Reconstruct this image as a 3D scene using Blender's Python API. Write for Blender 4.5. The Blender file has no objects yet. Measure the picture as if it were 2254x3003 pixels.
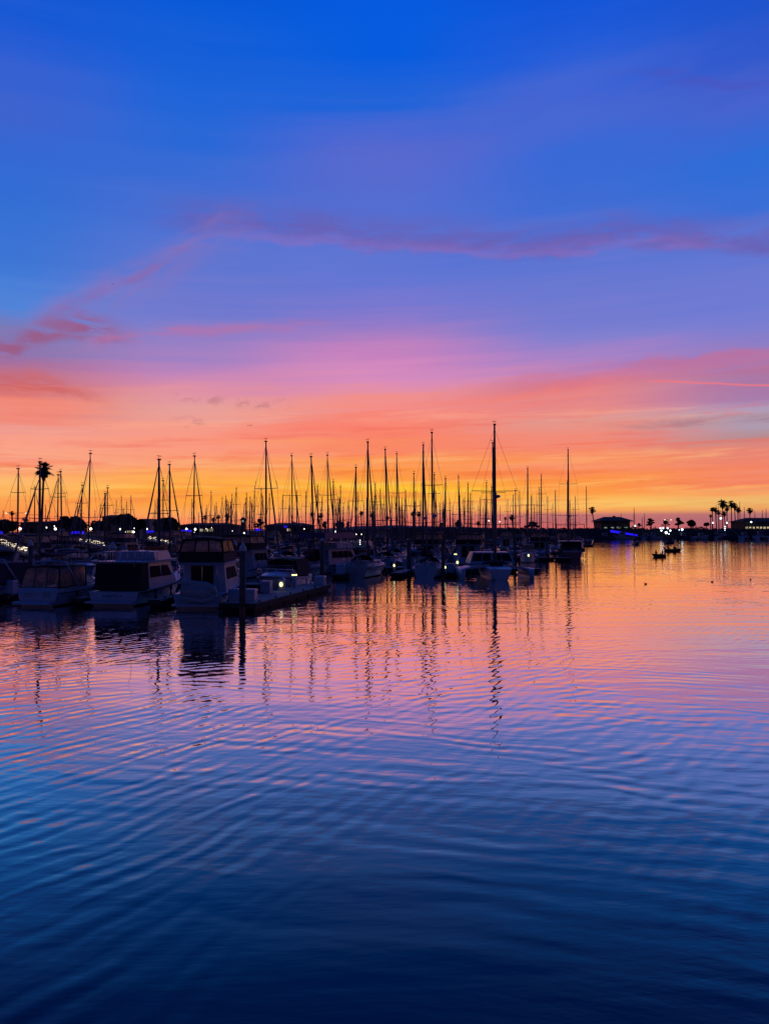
import bpy, bmesh, math, random
from math import radians, sin, cos, pi, atan2, sqrt, tan, atan
from mathutils import Vector, Matrix
random.seed(11)
S = bpy.context.scene
# ------------------------------------------------------------------ camera
F = 2256.0; CX = 1127.0; CY = 1501.5; HOR = 1553.0; EYE = 5.0
PITCH = atan((HOR-CY)/F)
cam_d = bpy.data.cameras.new('camera'); cam = bpy.data.objects.new('camera', cam_d)
S.collection.objects.link(cam); S.camera = cam
cam.location = (0, 0, EYE); cam.rotation_euler = (pi/2+PITCH, 0, 0)
cam_d.sensor_fit = 'VERTICAL'; cam_d.sensor_height = 36.0; cam_d.lens = 36.0*F/3003.0
cam_d.clip_start = 0.1; cam_d.clip_end = 30000
S.render.resolution_x = 768; S.render.resolution_y = 1024
S.view_settings.view_transform = 'Standard'; S.view_settings.look = 'None'
S.view_settings.exposure = 0; S.view_settings.gamma = 1

def ray(px, py):
    a = (px-CX)/F; b = (CY-py)/F
    return Vector((a, cos(PITCH)-b*sin(PITCH), sin(PITCH)+b*cos(PITCH)))
def at(px, py, Y):                       # the point seen at a photo pixel, Y metres ahead
    d = ray(px, py); k = Y/d.y
    return Vector((d.x*k, Y, EYE+d.z*k))
def azel(px, py):
    d = ray(px, py)
    return math.degrees(atan2(d.x, d.y)), math.degrees(atan2(d.z, sqrt(d.x*d.x+d.y*d.y)))
def lin(c, g=1.0):
    r = []
    for v in c:
        v /= 255.0
        r.append((v/12.92 if v <= 0.04045 else ((v+0.055)/1.055)**2.4)*g)
    return (r[0], r[1], r[2], 1)

# ------------------------------------------------------------------ node helper
class NT:
    def __init__(s, t): s.t = t; s.n = t.nodes; s.l = t.links
    def new(s, k, **p):
        n = s.n.new(k)
        for a, v in p.items(): setattr(n, a, v)
        return n
    def put(s, sock, v):
        if isinstance(v, bpy.types.NodeSocket): s.l.new(v, sock)
        else: sock.default_value = v
    def math(s, op, a, b=0.0, c=0.0, clamp=False):
        n = s.new('ShaderNodeMath', operation=op); n.use_clamp = clamp
        s.put(n.inputs[0], a); s.put(n.inputs[1], b); s.put(n.inputs[2], c)
        return n.outputs[0]
    def mix(s, f, a, b, mode='MIX'):
        n = s.new('ShaderNodeMix', data_type='RGBA', blend_type=mode)
        s.put(n.inputs['Factor'], f); s.put(n.inputs[6], a); s.put(n.inputs[7], b)
        return n.outputs[2]
    def maprange(s, v, a, b, c=0.0, d=1.0, smooth=True):
        n = s.new('ShaderNodeMapRange', interpolation_type='SMOOTHSTEP' if smooth else 'LINEAR')
        s.put(n.inputs['Value'], v)
        for k, q in zip(('From Min', 'From Max', 'To Min', 'To Max'), (a, b, c, d)): s.put(n.inputs[k], q)
        return n.outputs['Result']
    def comb(s, x, y, z=0.0):
        n = s.new('ShaderNodeCombineXYZ')
        s.put(n.inputs[0], x); s.put(n.inputs[1], y); s.put(n.inputs[2], z)
        return n.outputs[0]
    def noise(s, vec, scale=1.0, detail=3.0, rough=0.5, dist=0.0):
        n = s.new('ShaderNodeTexNoise')
        s.put(n.inputs['Vector'], vec); s.put(n.inputs['Scale'], scale); s.put(n.inputs['Detail'], detail)
        s.put(n.inputs['Roughness'], rough); s.put(n.inputs['Distortion'], dist)
        return n.outputs['Fac']
    def ramp(s, f, stops, interp='LINEAR'):
        n = s.new('ShaderNodeValToRGB'); e = n.color_ramp.elements; n.color_ramp.interpolation = interp
        while len(e) > 1: e.remove(e[-1])
        e[0].position = stops[0][0]; e[0].color = stops[0][1]
        for p, c in stops[1:]:
            q = e.new(p); q.color = c
        s.put(n.inputs[0], f)
        return n.outputs[0]
    def curve(s, f, pts):                 # pts in 0..1
        n = s.new('ShaderNodeFloatCurve'); c = n.mapping.curves[0]
        while len(c.points) > 2: c.points.remove(c.points[1])
        c.points[0].location = pts[0]; c.points[1].location = pts[-1]
        for p in pts[1:-1]: c.points.new(*p)
        n.mapping.update(); s.put(n.inputs['Value'], f)
        return n.outputs[0]

# ------------------------------------------------------------------ dusk sky (world): colour by elevation and azimuth
W = bpy.data.worlds.new('World'); S.world = W; W.use_nodes = True
wt = NT(W.node_tree); wt.n.clear()
tc = wt.new('ShaderNodeTexCoord')
sp = wt.new('ShaderNodeSeparateXYZ'); wt.l.new(tc.outputs['Generated'], sp.inputs[0])
X, Y_, Z = sp.outputs
az = wt.math('MULTIPLY', wt.math('ARCTAN2', X, Y_), 57.29578)
el = wt.math('MULTIPLY', wt.math('ARCSINE', Z), 57.29578)
# gentle streaky unevenness of the elevation, drawn out along the horizon and tilted
v1 = wt.comb(wt.math('MULTIPLY', az, 0.045), wt.math('MULTIPLY', wt.math('SUBTRACT', el, wt.math('MULTIPLY', az, 0.06)), 0.42))
n1 = wt.noise(v1, 1.0, 3.0, 0.55, 0.25)
v2 = wt.comb(wt.math('MULTIPLY', az, 0.02), wt.math('MULTIPLY', wt.math('SUBTRACT', el, wt.math('MULTIPLY', az, 0.03)), .8), 4.0)
n2 = wt.noise(v2, 1.0, 3.0, 0.6, 0.15)
low = wt.maprange(el, 1.2, 4.0)
wob = wt.math('ADD', wt.math('MULTIPLY', wt.math('SUBTRACT', n1, 0.5), 3.2), wt.math('MULTIPLY', wt.math('SUBTRACT', n2, 0.5), 3.0))
wob = wt.math('MULTIPLY', wob, low)
ew = wt.math('ADD', el, wob)
YS = [0,150,300,450,600,700,800,900,980,1050,1100,1150,1200,1240,1290,1340,1390,1430,1455,1480,1497,1507,1522,1546]
COL = {
 0:    [(22,88,212),(42,94,212),(60,100,208),(50,105,212),(52,112,212),(58,115,212),(65,122,215),(82,132,216),(120,122,182),(166,112,156),(190,115,140),(218,118,118),(246,128,112),(240,146,138),(252,152,134),(254,164,128),(254,178,118),(254,188,106),(254,176,92),(253,158,78),(252,150,74),(252,142,74),(250,128,76),(246,118,84)],
 560:  [(10,90,216),(22,95,216),(30,100,217),(45,105,214),(72,110,210),(82,115,211),(96,118,208),(115,122,206),(140,126,200),(168,130,194),(196,134,186),(222,144,166),(234,154,150),(248,148,134),(253,148,128),(254,154,112),(254,168,94),(254,174,70),(254,164,55),(254,160,66),(254,166,84),(254,166,92),(254,150,96),(254,128,88)],
 1127: [(6,90,222),(6,92,222),(35,100,216),(88,105,208),(84,110,209),(88,114,211),(98,118,211),(120,120,208),(163,125,196),(200,130,190),(215,140,190),(232,144,160),(248,136,128),(253,126,106),(252,124,102),(254,142,84),(254,156,64),(254,178,52),(254,186,52),(254,182,80),(250,168,96),(238,140,104),(238,124,104),(238,110,100)],
 1700: [(20,86,216),(40,94,216),(64,102,212),(56,105,214),(62,108,212),(82,114,212),(98,118,210),(112,122,208),(130,128,208),(164,130,200),(200,134,180),(220,130,142),(236,132,130),(228,146,140),(245,132,116),(250,130,98),(253,146,84),(253,150,66),(253,172,80),(253,198,102),(250,166,88),(198,118,112),(188,108,110),(214,104,104)],
 2254: [(30,84,205),(45,88,205),(68,98,206),(45,108,215),(58,110,214),(90,118,212),(104,120,210),(116,125,211),(128,126,206),(160,124,184),(172,116,162),(166,126,174),(180,150,182),(176,146,166),(188,132,138),(232,126,116),(244,132,100),(250,148,100),(246,176,104),(232,190,112),(240,156,94),(184,112,114),(174,106,116),(178,100,110)],
}
EMAX = 90.0
cols = []
for x in sorted(COL):
    st = [(azel(x, y)[1]/EMAX, lin((c[0]-(3 if 1190 < y < 1350 else 0), c[1]+(7 if 1190 < y < 1350 else 0), c[2]+(4 if 1190 < y < 1350 else 0)))) for y, c in zip(YS, COL[x])]
    st.reverse()
    st = [(0.0, lin(COL[x][-1]))] + [s for s in st if s[0] > 0.003]
    st += [(42/90, lin((6, 62, 180))), (55/90, lin((4, 44, 138))), (1.0, lin((2, 36, 106)))]
    cols.append((azel(x, HOR)[0], wt.ramp(wt.math('DIVIDE', ew, EMAX), st)))
c = cols[0][1]
for (a0, c0), (a1, c1) in zip(cols, cols[1:]):
    c = wt.mix(wt.maprange(az, a0, a1), c, c1)
# the sky behind and to the sides of the view: afterglow fading into deep blue
side = wt.ramp(wt.math('DIVIDE', el, EMAX), [(0.0, lin((235,120,120))), (.06, lin((225,130,130))), (.16, lin((140,100,160))), (.32, lin((40,75,165))), (.6, lin((4,42,130))), (1.0, lin((2,36,106)))])
back = wt.ramp(wt.math('DIVIDE', el, EMAX), [(0.0, lin((14,30,58))), (.08, lin((10,34,78))), (.2, lin((4,36,92))), (.6, lin((2,36,100))), (1.0, lin((2,36,106)))])
aa = wt.math('ABSOLUTE', az)
c = wt.mix(wt.maprange(aa, 30, 50), c, side)
c = wt.mix(wt.maprange(aa, 46, 82), c, back)

A0 = 34.0
azn = wt.math('DIVIDE', wt.math('ADD', az, A0), 2*A0, clamp=True)
WAV = wt.math('SUBTRACT', wt.noise(wt.comb(wt.math('MULTIPLY', az, 0.35), wt.math('MULTIPLY', el, 0.5), 7.0), 1.0, 3.0, 0.6), 0.5)
def streak(c, pts, w_up, w_dn, col, k, nscale=(0.25, 1.2), nb=(0.3, 0.62), fade=None, seed=0.0, tilt=0.0):
    """wisp of cloud following a line of (photo x, y) points, widths in degrees"""
    P = []
    for x, y in pts:
        a, e = azel(x, y); P.append(((a+A0)/(2*A0), e/40.0))
    if P[0][0] > 0.002: P.insert(0, (0.0, P[0][1]))
    if P[-1][0] < 0.998: P.append((1.0, P[-1][1]))
    mid = wt.math('MULTIPLY', wt.curve(azn, P), 40.0)
    d = wt.math('ADD', wt.math('SUBTRACT', el, mid), wt.math('MULTIPLY', WAV, 1.6*min(1, max(w_up, w_dn))))
    up = wt.maprange(d, 0.0, w_up, 1.0, 0.0); dn = wt.maprange(d, -w_dn, 0.0, 0.0, 1.0)
    m = wt.math('MULTIPLY', up, dn)
    te = wt.math('SUBTRACT', el, wt.math('MULTIPLY', az, tilt))
    n = wt.noise(wt.comb(wt.math('MULTIPLY', az, nscale[0]), wt.math('MULTIPLY', te, nscale[1]), seed), 1.0, 3.0, 0.6, 0.4 if w_up < 1.7 else 0.0)
    m = wt.math('MULTIPLY', m, wt.maprange(n, nb[0], nb[1]))
    if fade:
        a = [azel(x, HOR)[0] for x in fade]
        m = wt.math('MULTIPLY', m, wt.math('MULTIPLY', wt.maprange(az, a[0], a[1]), wt.maprange(az, a[2], a[3], 1.0, 0.0)))
    return wt.mix(wt.math('MULTIPLY', m, k), c, lin(col))
# upper cross-sky wisp with its pink lower rim, and the broad veil that drops to the left
c = streak(c, [(0,640),(480,655),(640,650),(860,668),(1100,705),(1370,715),(1600,728),(1760,700),(1980,704),(2254,716)], 2.3, 1.1, (108,92,172), .72, (.3,1.3), (.18,.62), (380,640,3000,3200), 1.0)
c = streak(c, [(0,690),(660,692),(900,712),(1127,727),(1330,734),(1500,745),(1700,735),(1900,716),(2254,724)], .95, .4, (160,108,176), .34, (.2,1.6), (.22,.6), (560,760,2000,2254), 2.0)
c = streak(c, [(0,1010),(130,930),(260,860),(400,806),(520,740),(620,668),(760,640)], 1.6, 3.4, (146,114,178), .5, (.4,1.2), (.15,.7), (-400,-300,580,800), 3.0, .45)
c = streak(c, [(0,1000),(160,920),(300,858),(430,800),(560,728)], .6, .7, (146,94,156), .42, (.5,1.6), (.35,.7), (60,240,420,640), 3.5, .4)
c = streak(c, [(0,1040),(100,990),(210,962),(330,980),(420,985)], 1.6, .9, (158,84,120), .8, (.25,1.1), (.3,.6), (-400,-300,260,430), 4.0)
c = streak(c, [(0,1012),(250,1000),(380,985),(560,968),(900,950),(1127,930)], .6, .7, (190,112,158), .55, (.2,1.3), (.3,.6), (200,320,700,1100), 4.5)
c = streak(c, [(0,1130),(120,1140),(230,1160),(420,1190)], 1.5, .7, (206,98,96), .75, (.3,1.3), (.3,.62), (-400,-300,140,380), 5.0)
for i, (x0, x1, yy) in enumerate(((505,655,1160),(665,800,1180),(790,850,1172),(500,600,1228))):
    c = streak(c, [(x0,yy),(x1,yy+14)], .55, .5, (190,120,130), .6, (1.1,1.6), (.44,.62), (x0-20,x0+40,x1-30,x1+20), 6.0+i)
# long tilted salmon and rose bands
c = streak(c, [(0,1340),(500,1300),(800,1250),(1127,1212),(1500,1170),(1800,1110),(2254,1040)], .9, 2.0, (250,118,98), .42, (.07,1.1), (.32,.66), (300,900,1600,2000), 9.0, .1)
c = streak(c, [(0,1200),(1127,1190),(1500,1120),(1800,1075),(2254,1032)], .6, 1.8, (204,108,134), .6, (.05,.8), (.25,.6), (1300,1700,3000,3200), 10.0, .1)
c = streak(c, [(0,1260),(1500,1268),(1800,1252),(2000,1240),(2254,1222)], .5, .5, (158,124,138), .7, (.2,1.4), (.36,.6), (1700,2000,3000,3200), 11.0)
c = streak(c, [(0,1250),(1700,1288),(1860,1270),(2254,1262)], .3, .8, (236,112,102), .6, (.1,1.1), (.3,.6), (1700,1820,2000,2200), 11.5)
c = streak(c, [(0,1400),(700,1420),(1300,1400),(1700,1398),(2254,1400)], .5, .45, (250,130,84), .4, (.06,2.0), (.4,.66), None, 12.0)
c = streak(c, [(0,1448),(300,1458),(700,1440),(1200,1448),(1700,1430),(2254,1412)], .4, .4, (246,124,74), .45, (.06,2.4), (.4,.64), None, 13.0)
c = streak(c, [(0,1440),(900,1436),(1040,1428),(1180,1432),(1350,1440),(1800,1460),(2254,1472)], .55, .45, (255,200,56), .8, (.06,1.8), (.3,.6), (850,1020,1300,1650), 14.0)
c = streak(c, [(0,1360),(1127,1350),(2254,1380)], .5, .9, (252,158,120), .5, (.05,1.6), (.42,.68), None, 15.0)
c = streak(c, [(0,1452),(1900,1452),(2254,1444)], .5, .6, (196,176,116), .6, (.06,2.4), (.4,.62), (1850,2050,3000,3200), 16.0)
for i, (yy, col, k, t) in enumerate(((1222,(255,178,146),.3,26),(1262,(238,98,88),.42,60),(1325,(246,104,78),.45,40),(1350,(255,190,128),.4,20),(1385,(238,100,56),.42,-14),(1425,(255,206,110),.4,10),(1466,(238,112,70),.45,-8))):
    c = streak(c, [(0,yy+t),(1127,yy),(2254,yy-t)], .8, .7, col, k, (.13,2.2), (.44,.64), None, 30.0+i*3, .03)
# short contrail
c = streak(c, [(0,1118),(1880,1118),(2060,1123),(2254,1130)], .11, .12, (246,120,122), .75, (.3,.3), (.05,.3), (1860,1960,3000,3200), 17.0)
# purple veil high up
c = streak(c, [(0,500),(700,560),(1000,500),(1300,420),(1600,320),(1900,250),(2254,215)], 3.5, 3.2, (88,104,202), .38, (.06,.22), (.25,.62), (600,1000,2100,2700), 18.0, .2)
c = streak(c, [(0,300),(300,270)], 6, 5, (66,98,204), .35, (.06,.18), (.25,.62), (-500,-400,150,500), 19.0)
c = streak(c, [(0,260),(1900,215),(2254,255)], .6, .7, (74,84,190), .6, (.12,.9), (.3,.62), (1700,1950,3000,3200), 20.0)
bg = wt.new('ShaderNodeBackground'); wt.l.new(c, bg.inputs[0]); bg.inputs[1].default_value = 1.0
wo = wt.new('ShaderNodeOutputWorld'); wt.l.new(bg.outputs[0], wo.inputs[0])
W.cycles.sampling_method = 'MANUAL'; W.cycles.sample_map_resolution = 1024
# ------------------------------------------------------------------ object helpers
def tag(o, label=None, cat=None, group=None, kind=None):
    if label: o['label'] = label
    if cat: o['category'] = cat
    if group: o['group'] = group
    if kind: o['kind'] = kind
    return o
def link(o, parent=None):
    S.collection.objects.link(o)
    if parent is not None: o.parent = parent
    return o
def mat(name, col, rough=0.6, metal=0.0, bump=0.0, var=0.0, vscale=3.0, spec=0.5):
    m = bpy.data.materials.new(name); m.use_nodes = True
    t = NT(m.node_tree); b = t.n['Principled BSDF']
    b.inputs['Roughness'].default_value = rough; b.inputs['Metallic'].default_value = metal
    b.inputs['Specular IOR Level'].default_value = spec
    b.inputs['Base Color'].default_value = (*col, 1)
    if var or bump:
        g = t.new('ShaderNodeTexCoord')
        n = t.noise(g.outputs['Object'], vscale, 5.0, 0.6)
        if var:
            lo = tuple(v*(1-var) for v in col); hi = tuple(min(1, v*(1+var)) for v in col)
            t.put(b.inputs['Base Color'], t.mix(t.maprange(n, .3, .7), (*lo, 1), (*hi, 1)))
        if bump:
            bn = t.new('ShaderNodeBump'); bn.inputs['Strength'].default_value = 1; bn.inputs['Distance'].default_value = bump
            t.l.new(n, bn.inputs['Height']); t.l.new(bn.outputs[0], b.inputs['Normal'])
    return m
# ------------------------------------------------------------------ water
def water_material():
    m = bpy.data.materials.new('harbour_water'); m.use_nodes = True
    t = NT(m.node_tree); t.n.clear()
    g = t.new('ShaderNodeTexCoord'); s = t.new('ShaderNodeSeparateXYZ'); t.l.new(g.outputs['Object'], s.inputs[0])
    x, y = s.outputs[0], s.outputs[1]
    def aniso(ang, sl, sc, seed, detail=2.0, rough=0.5, dist=0.0):
        # noise stretched along a crest; crest direction turned by ang degrees from +X; sl, sc = cycles/m along and across
        ca, sa = cos(radians(ang)), sin(radians(ang))
        u = t.math('ADD', t.math('MULTIPLY', x, ca*sl), t.math('MULTIPLY', y, sa*sl))
        v = t.math('ADD', t.math('MULTIPLY', x, -sa*sc), t.math('MULTIPLY', y, ca*sc))
        return t.math('SUBTRACT', t.noise(t.comb(u, v, seed), 1.0, detail, rough, dist), 0.5)
    def train(ang, lam, seed, wander=2.2, ws=0.3):
        ca, sa = cos(radians(ang)), sin(radians(ang))
        v = t.math('ADD', t.math('MULTIPLY', x, -sa), t.math('MULTIPLY', y, ca))
        ph = t.noise(t.comb(t.math('MULTIPLY', x, ws), t.math('MULTIPLY', y, ws), seed), 1.0, 2.0)
        u = t.math('ADD', t.math('MULTIPLY', x, ca), t.math('MULTIPLY', y, sa))
        br = t.noise(t.comb(t.math('MULTIPLY', u, .55/lam*.5), t.math('MULTIPLY', v, .6/lam), seed+2), 1.0, 2.0)
        return t.math('MULTIPLY', t.math('SINE', t.math('ADD', t.math('MULTIPLY', v, 2*pi/lam), t.math('MULTIPLY', ph, 2*pi*wander))), t.maprange(br, .36, .62))
    def patch(sc, seed, a, b):
        return t.maprange(t.noise(t.comb(t.math('MULTIPLY', x, sc), t.math('MULTIPLY', y, sc*.6), seed), 1.0, 2.0), a, b)
    H = []
    H.append(t.math('MULTIPLY', aniso(4, .12, .42, 0.0, 1.5), WV['swell']))
    H.append(t.math('MULTIPLY', aniso(-12, .42, 1.5, 3.0, 2.0), WV['mid']))
    H.append(t.math('MULTIPLY', t.math('MULTIPLY', aniso(6, .8, 3.6, 5.0, 3.0), patch(.05, 1.0, .2, .6)), WV['small']))
    H.append(t.math('MULTIPLY', t.math('MULTIPLY', aniso(-20, 3.0, 9.0, 15.0, 2.0), patch(.13, 21.0, .4, .7)), WV['chop']))
    H.append(t.math('MULTIPLY', t.math('MULTIPLY', train(57, .47, 7.0), patch(.11, 2.0, .40, .62)), WV['diag']))
    H.append(t.math('MULTIPLY', t.math('MULTIPLY', train(30, .64, 9.0, 2.0), patch(.08, 5.0, .42, .66)), WV['diag2']))
    H.append(t.math('MULTIPLY', t.math('MULTIPLY', train(-14, .7, 11.0, 2.5), patch(.07, 9.0, .38, .66)), WV['cross']))
    h = H[0]
    for q in H[1:]: h = t.math('ADD', h, q)
    bn = t.new('ShaderNodeBump'); bn.inputs['Strength'].default_value = 1.0; bn.inputs['Distance'].default_value = 1.0
    t.l.new(h, bn.inputs['Height'])
    gl = t.new('ShaderNodeBsdfGlossy'); gl.inputs['Roughness'].default_value = 0.015; gl.inputs['Color'].default_value = (1, 1, 1, 1)
    t.l.new(bn.outputs[0], gl.inputs['Normal'])
    body = t.new('ShaderNodeBsdfDiffuse'); body.inputs['Color'].default_value = (.003, .022, .045, 1)
    lw = t.new('ShaderNodeLayerWeight'); lw.inputs['Blend'].default_value = 0.5; t.l.new(bn.outputs[0], lw.inputs['Normal'])
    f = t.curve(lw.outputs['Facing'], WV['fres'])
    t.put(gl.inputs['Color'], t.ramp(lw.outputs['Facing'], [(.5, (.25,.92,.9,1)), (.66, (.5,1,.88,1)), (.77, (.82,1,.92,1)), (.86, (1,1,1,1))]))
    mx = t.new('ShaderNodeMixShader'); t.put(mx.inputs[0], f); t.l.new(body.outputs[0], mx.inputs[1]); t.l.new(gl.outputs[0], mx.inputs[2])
    o = t.new('ShaderNodeOutputMaterial'); t.l.new(mx.outputs[0], o.inputs[0])
    return m
WV = dict(swell=.040, mid=.0095, small=.0054, chop=.0026, diag=.0040, diag2=.0034, cross=.0031,
          fres=[(0, .02), (.3, .03), (.47, .06), (.55, .14), (.64, .36), (.74, .72), (.84, .96), (1, 1)])
me = bpy.data.meshes.new('water')
me.from_pydata([(-9000, -200, 0), (9000, -200, 0), (9000, 14000, 0), (-9000, 14000, 0)], [], [(0, 1, 2, 3)])
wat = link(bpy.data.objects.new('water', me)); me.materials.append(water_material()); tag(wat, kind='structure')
# ------------------------------------------------------------------ mesh builder
class MB:
    def __init__(s): s.v = []; s.f = []; s.m = []; s.sm = []
    def add(s, vs, fs, mi=0, smooth=False):
        b = len(s.v); s.v += [tuple(v) for v in vs]
        for f in fs: s.f.append(tuple(i+b for i in f)); s.m.append(mi); s.sm.append(smooth)
        return s
    def fbox(s, b, t, z0, z1, mi=0, cap=True):
        # frustum: b, t = (x0, x1, y0, y1) at the bottom and at the top
        vs = [(b[0],b[2],z0),(b[1],b[2],z0),(b[1],b[3],z0),(b[0],b[3],z0),(t[0],t[2],z1),(t[1],t[2],z1),(t[1],t[3],z1),(t[0],t[3],z1)]
        fs = [(0,1,5,4),(1,2,6,5),(2,3,7,6),(3,0,4,7)]
        if cap: fs += [(3,2,1,0),(4,5,6,7)]
        return s.add(vs, fs, mi)
    def box(s, c, d, mi=0, rz=0.0):
        x, y, z = d[0]/2, d[1]/2, d[2]/2; ca, sa = cos(rz), sin(rz)
        vs = [(c[0]+a*ca-b*sa, c[1]+a*sa+b*ca, c[2]+q) for q in (-z, z) for a, b in ((-x,-y),(x,-y),(x,y),(-x,y))]
        return s.add(vs, [(3,2,1,0),(4,5,6,7),(0,1,5,4),(1,2,6,5),(2,3,7,6),(3,0,4,7)], mi)
    def tube(s, pts, r, n=6, mi=0, r1=None):
        pts = [Vector(p) for p in pts]; N = len(pts); vs = []; fs = []
        for i, p in enumerate(pts):
            d = (pts[min(i+1, N-1)]-pts[max(i-1, 0)]).normalized()
            u = d.cross(Vector((0, 0, 1)))
            if u.length < 1e-3: u = Vector((1, 0, 0))
            u.normalize(); w = d.cross(u)
            if isinstance(r, (list, tuple)): rr = r[i]
            else: rr = r if r1 is None else r+(r1-r)*i/(N-1)
            for k in range(n):
                a = 2*pi*k/n; vs.append(p+u*(cos(a)*rr)+w*(sin(a)*rr))
        for i in range(N-1):
            for k in range(n):
                k2 = (k+1) % n; fs.append((i*n+k, i*n+k2, (i+1)*n+k2, (i+1)*n+k))
        fs.append(tuple(range(n-1, -1, -1))); fs.append(tuple((N-1)*n+k for k in range(n)))
        return s.add(vs, fs, mi, True)
    def loft(s, rings, mi=0, close=True, cap=True, smooth=True):
        n = len(rings[0]); vs = [p for r in rings for p in r]; fs = []
        for i in range(len(rings)-1):
            for k in range(n if close else n-1):
                k2 = (k+1) % n; fs.append((i*n+k, i*n+k2, (i+1)*n+k2, (i+1)*n+k))
        s.add(vs, fs, mi, smooth)
        if cap and close:
            b = len(s.v)-len(vs)
            s.f.append(tuple(b+k for k in range(n-1, -1, -1))); s.m.append(mi); s.sm.append(False)
            s.f.append(tuple(b+(len(rings)-1)*n+k for k in range(n))); s.m.append(mi); s.sm.append(False)
        return s
    def ball(s, c, r, mi=0, nu=10, nv=6, sq=(1, 1, 1)):
        rings = []
        for j in range(nv+1):
            a = -pi/2+pi*j/nv; q = max(cos(a), .02)
            rings.append([(c[0]+r*sq[0]*q*cos(2*pi*k/nu), c[1]+r*sq[1]*q*sin(2*pi*k/nu), c[2]+r*sq[2]*sin(a)) for k in range(nu)])
        return s.loft(rings, mi)
    def build(s, name, mats, parent=None, loc=None, rz=None):
        me = bpy.data.meshes.new(name); me.from_pydata(s.v, [], s.f)
        if not isinstance(mats, (list, tuple)): mats = [mats]
        for m in mats: me.materials.append(m)
        me.polygons.foreach_set('material_index', s.m); me.polygons.foreach_set('use_smooth', s.sm)
        me.update()
        o = link(bpy.data.objects.new(name, me), parent)
        if loc is not None: o.location = loc
        if rz is not None: o.rotation_euler.z = rz
        return o
def empty(name, loc=(0, 0, 0), rz=0.0):
    o = link(bpy.data.objects.new(name, None)); o.location = loc; o.rotation_euler.z = rz
    o.empty_display_size = .5
    return o
def kids(o): return [c for c in bpy.data.objects if c.parent == o]
def tree_of(o, T):
    T[o] = [c for c in kids(o)]
    for c in T[o]: tree_of(c, T)
    return T
def copy_tree(o, T, parent=None):
    c = o.copy(); S.collection.objects.link(c); c.parent = parent
    for ch in T[o]: copy_tree(ch, T, c)
    return c
# ------------------------------------------------------------------ materials
M = {}
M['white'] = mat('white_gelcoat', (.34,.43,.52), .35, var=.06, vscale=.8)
M['cream'] = mat('cream_gelcoat', (.58,.54,.46), .35, var=.06, vscale=.8)
M['bluehull'] = mat('navy_gelcoat', (.02,.035,.09), .25)
M['greyhull'] = mat('grey_gelcoat', (.3,.32,.34), .35, var=.08)
M['greenhull'] = mat('green_gelcoat', (.03,.09,.06), .3)
M['bottom'] = mat('antifouling', (.02,.02,.03), .8)
M['stripe'] = mat('blue_stripe', (.03,.06,.2), .4)
M['navy'] = mat('navy_canvas', (.012,.018,.05), .9, bump=.01, vscale=6)
M['black'] = mat('black_canvas', (.012,.012,.014), .9, bump=.01, vscale=6)
M['tan'] = mat('tan_canvas', (.32,.25,.17), .9, bump=.01, vscale=6)
M['maroon'] = mat('maroon_canvas', (.11,.02,.02), .9, bump=.01, vscale=6)
M['green'] = mat('green_canvas', (.02,.06,.04), .9, bump=.01, vscale=6)
M['orange'] = mat('orange_cloth', (.55,.12,.03), .8)
M['glass'] = mat('tinted_glass', (.012,.012,.016), .3, spec=.12)
M['curtain'] = mat('dark_window_curtain', (.030,.020,.018), .8, spec=.05)
M['alu'] = mat('mast_aluminium', (.10,.10,.105), .5)
M['dark_alu'] = mat('dark_mast', (.06,.05,.05), .6)
M['wire'] = mat('rigging_wire', (.12,.12,.12), .5)
M['chrome'] = mat('stainless_rail', (.5,.5,.52), .25, .9)
M['sail'] = mat('furled_sailcloth', (.16,.15,.15), .8)
M['wood'] = mat('varnished_wood', (.16,.07,.03), .5, var=.3, vscale=5)
M['plank'] = mat('dock_planks', (.30,.27,.24), .85, bump=.01, var=.25, vscale=2.5)
M['board'] = mat('dock_side_board', (.06,.045,.035), .9, var=.4, vscale=2, bump=.01)
M['pile'] = mat('concrete_pile', (.10,.09,.08), .85, var=.3, vscale=2, bump=.01)
M['cap'] = mat('pile_cap', (.5,.52,.55), .6)
M['rubber'] = mat('rubber', (.015,.015,.015), .8)
M['dinghy'] = mat('grey_inflatable', (.30,.34,.36), .6)
M['rock'] = mat('rip_rap', (.035,.03,.027), .95, bump=.3, var=.4, vscale=.8)
M['earth'] = mat('dry_ground', (.05,.04,.03), .95, var=.3, vscale=.2)
M['hill'] = mat('haze_tinted_hill', (.16,.12,.15), 1.0, var=.1, vscale=.002)  # pale mauve base colour stands in for distance haze
M['leaf'] = mat('leaf_green', (.035,.055,.025), .9)
M['bark'] = mat('bark', (.07,.05,.035), .95)
M['palm'] = mat('palm_frond', (.04,.06,.025), .8)
M['stucco'] = mat('beige_stucco', (.38,.34,.28), .95, var=.08, vscale=.5)
M['stucco2'] = mat('brown_stucco', (.16,.12,.09), .95, var=.1, vscale=.5)
M['roof'] = mat('clay_tile_roof', (.14,.06,.04), .9, var=.3, vscale=1.2, bump=.03)
M['skin'] = mat('skin', (.35,.2,.14), .6)
M['cloth'] = mat('dark_jacket', (.02,.022,.03), .9)
M['feather'] = mat('dark_feather', (.03,.025,.02), .8)
def emis(name, col, k):
    m = bpy.data.materials.new(name); m.use_nodes = True
    b = m.node_tree.nodes['Principled BSDF']; b.inputs['Base Color'].default_value = (0, 0, 0, 1)
    b.inputs['Emission Color'].default_value = (*col, 1); b.inputs['Emission Strength'].default_value = k
    return m
M['lamp'] = emis('lamp_white', (1, .95, .8), 4.5)
M['lamp_warm'] = emis('lamp_yellow', (1, .9, .35), 2.2)
M['lamp_dim'] = emis('lamp_dim_warm', (1, .82, .55), 1.8)
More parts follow.
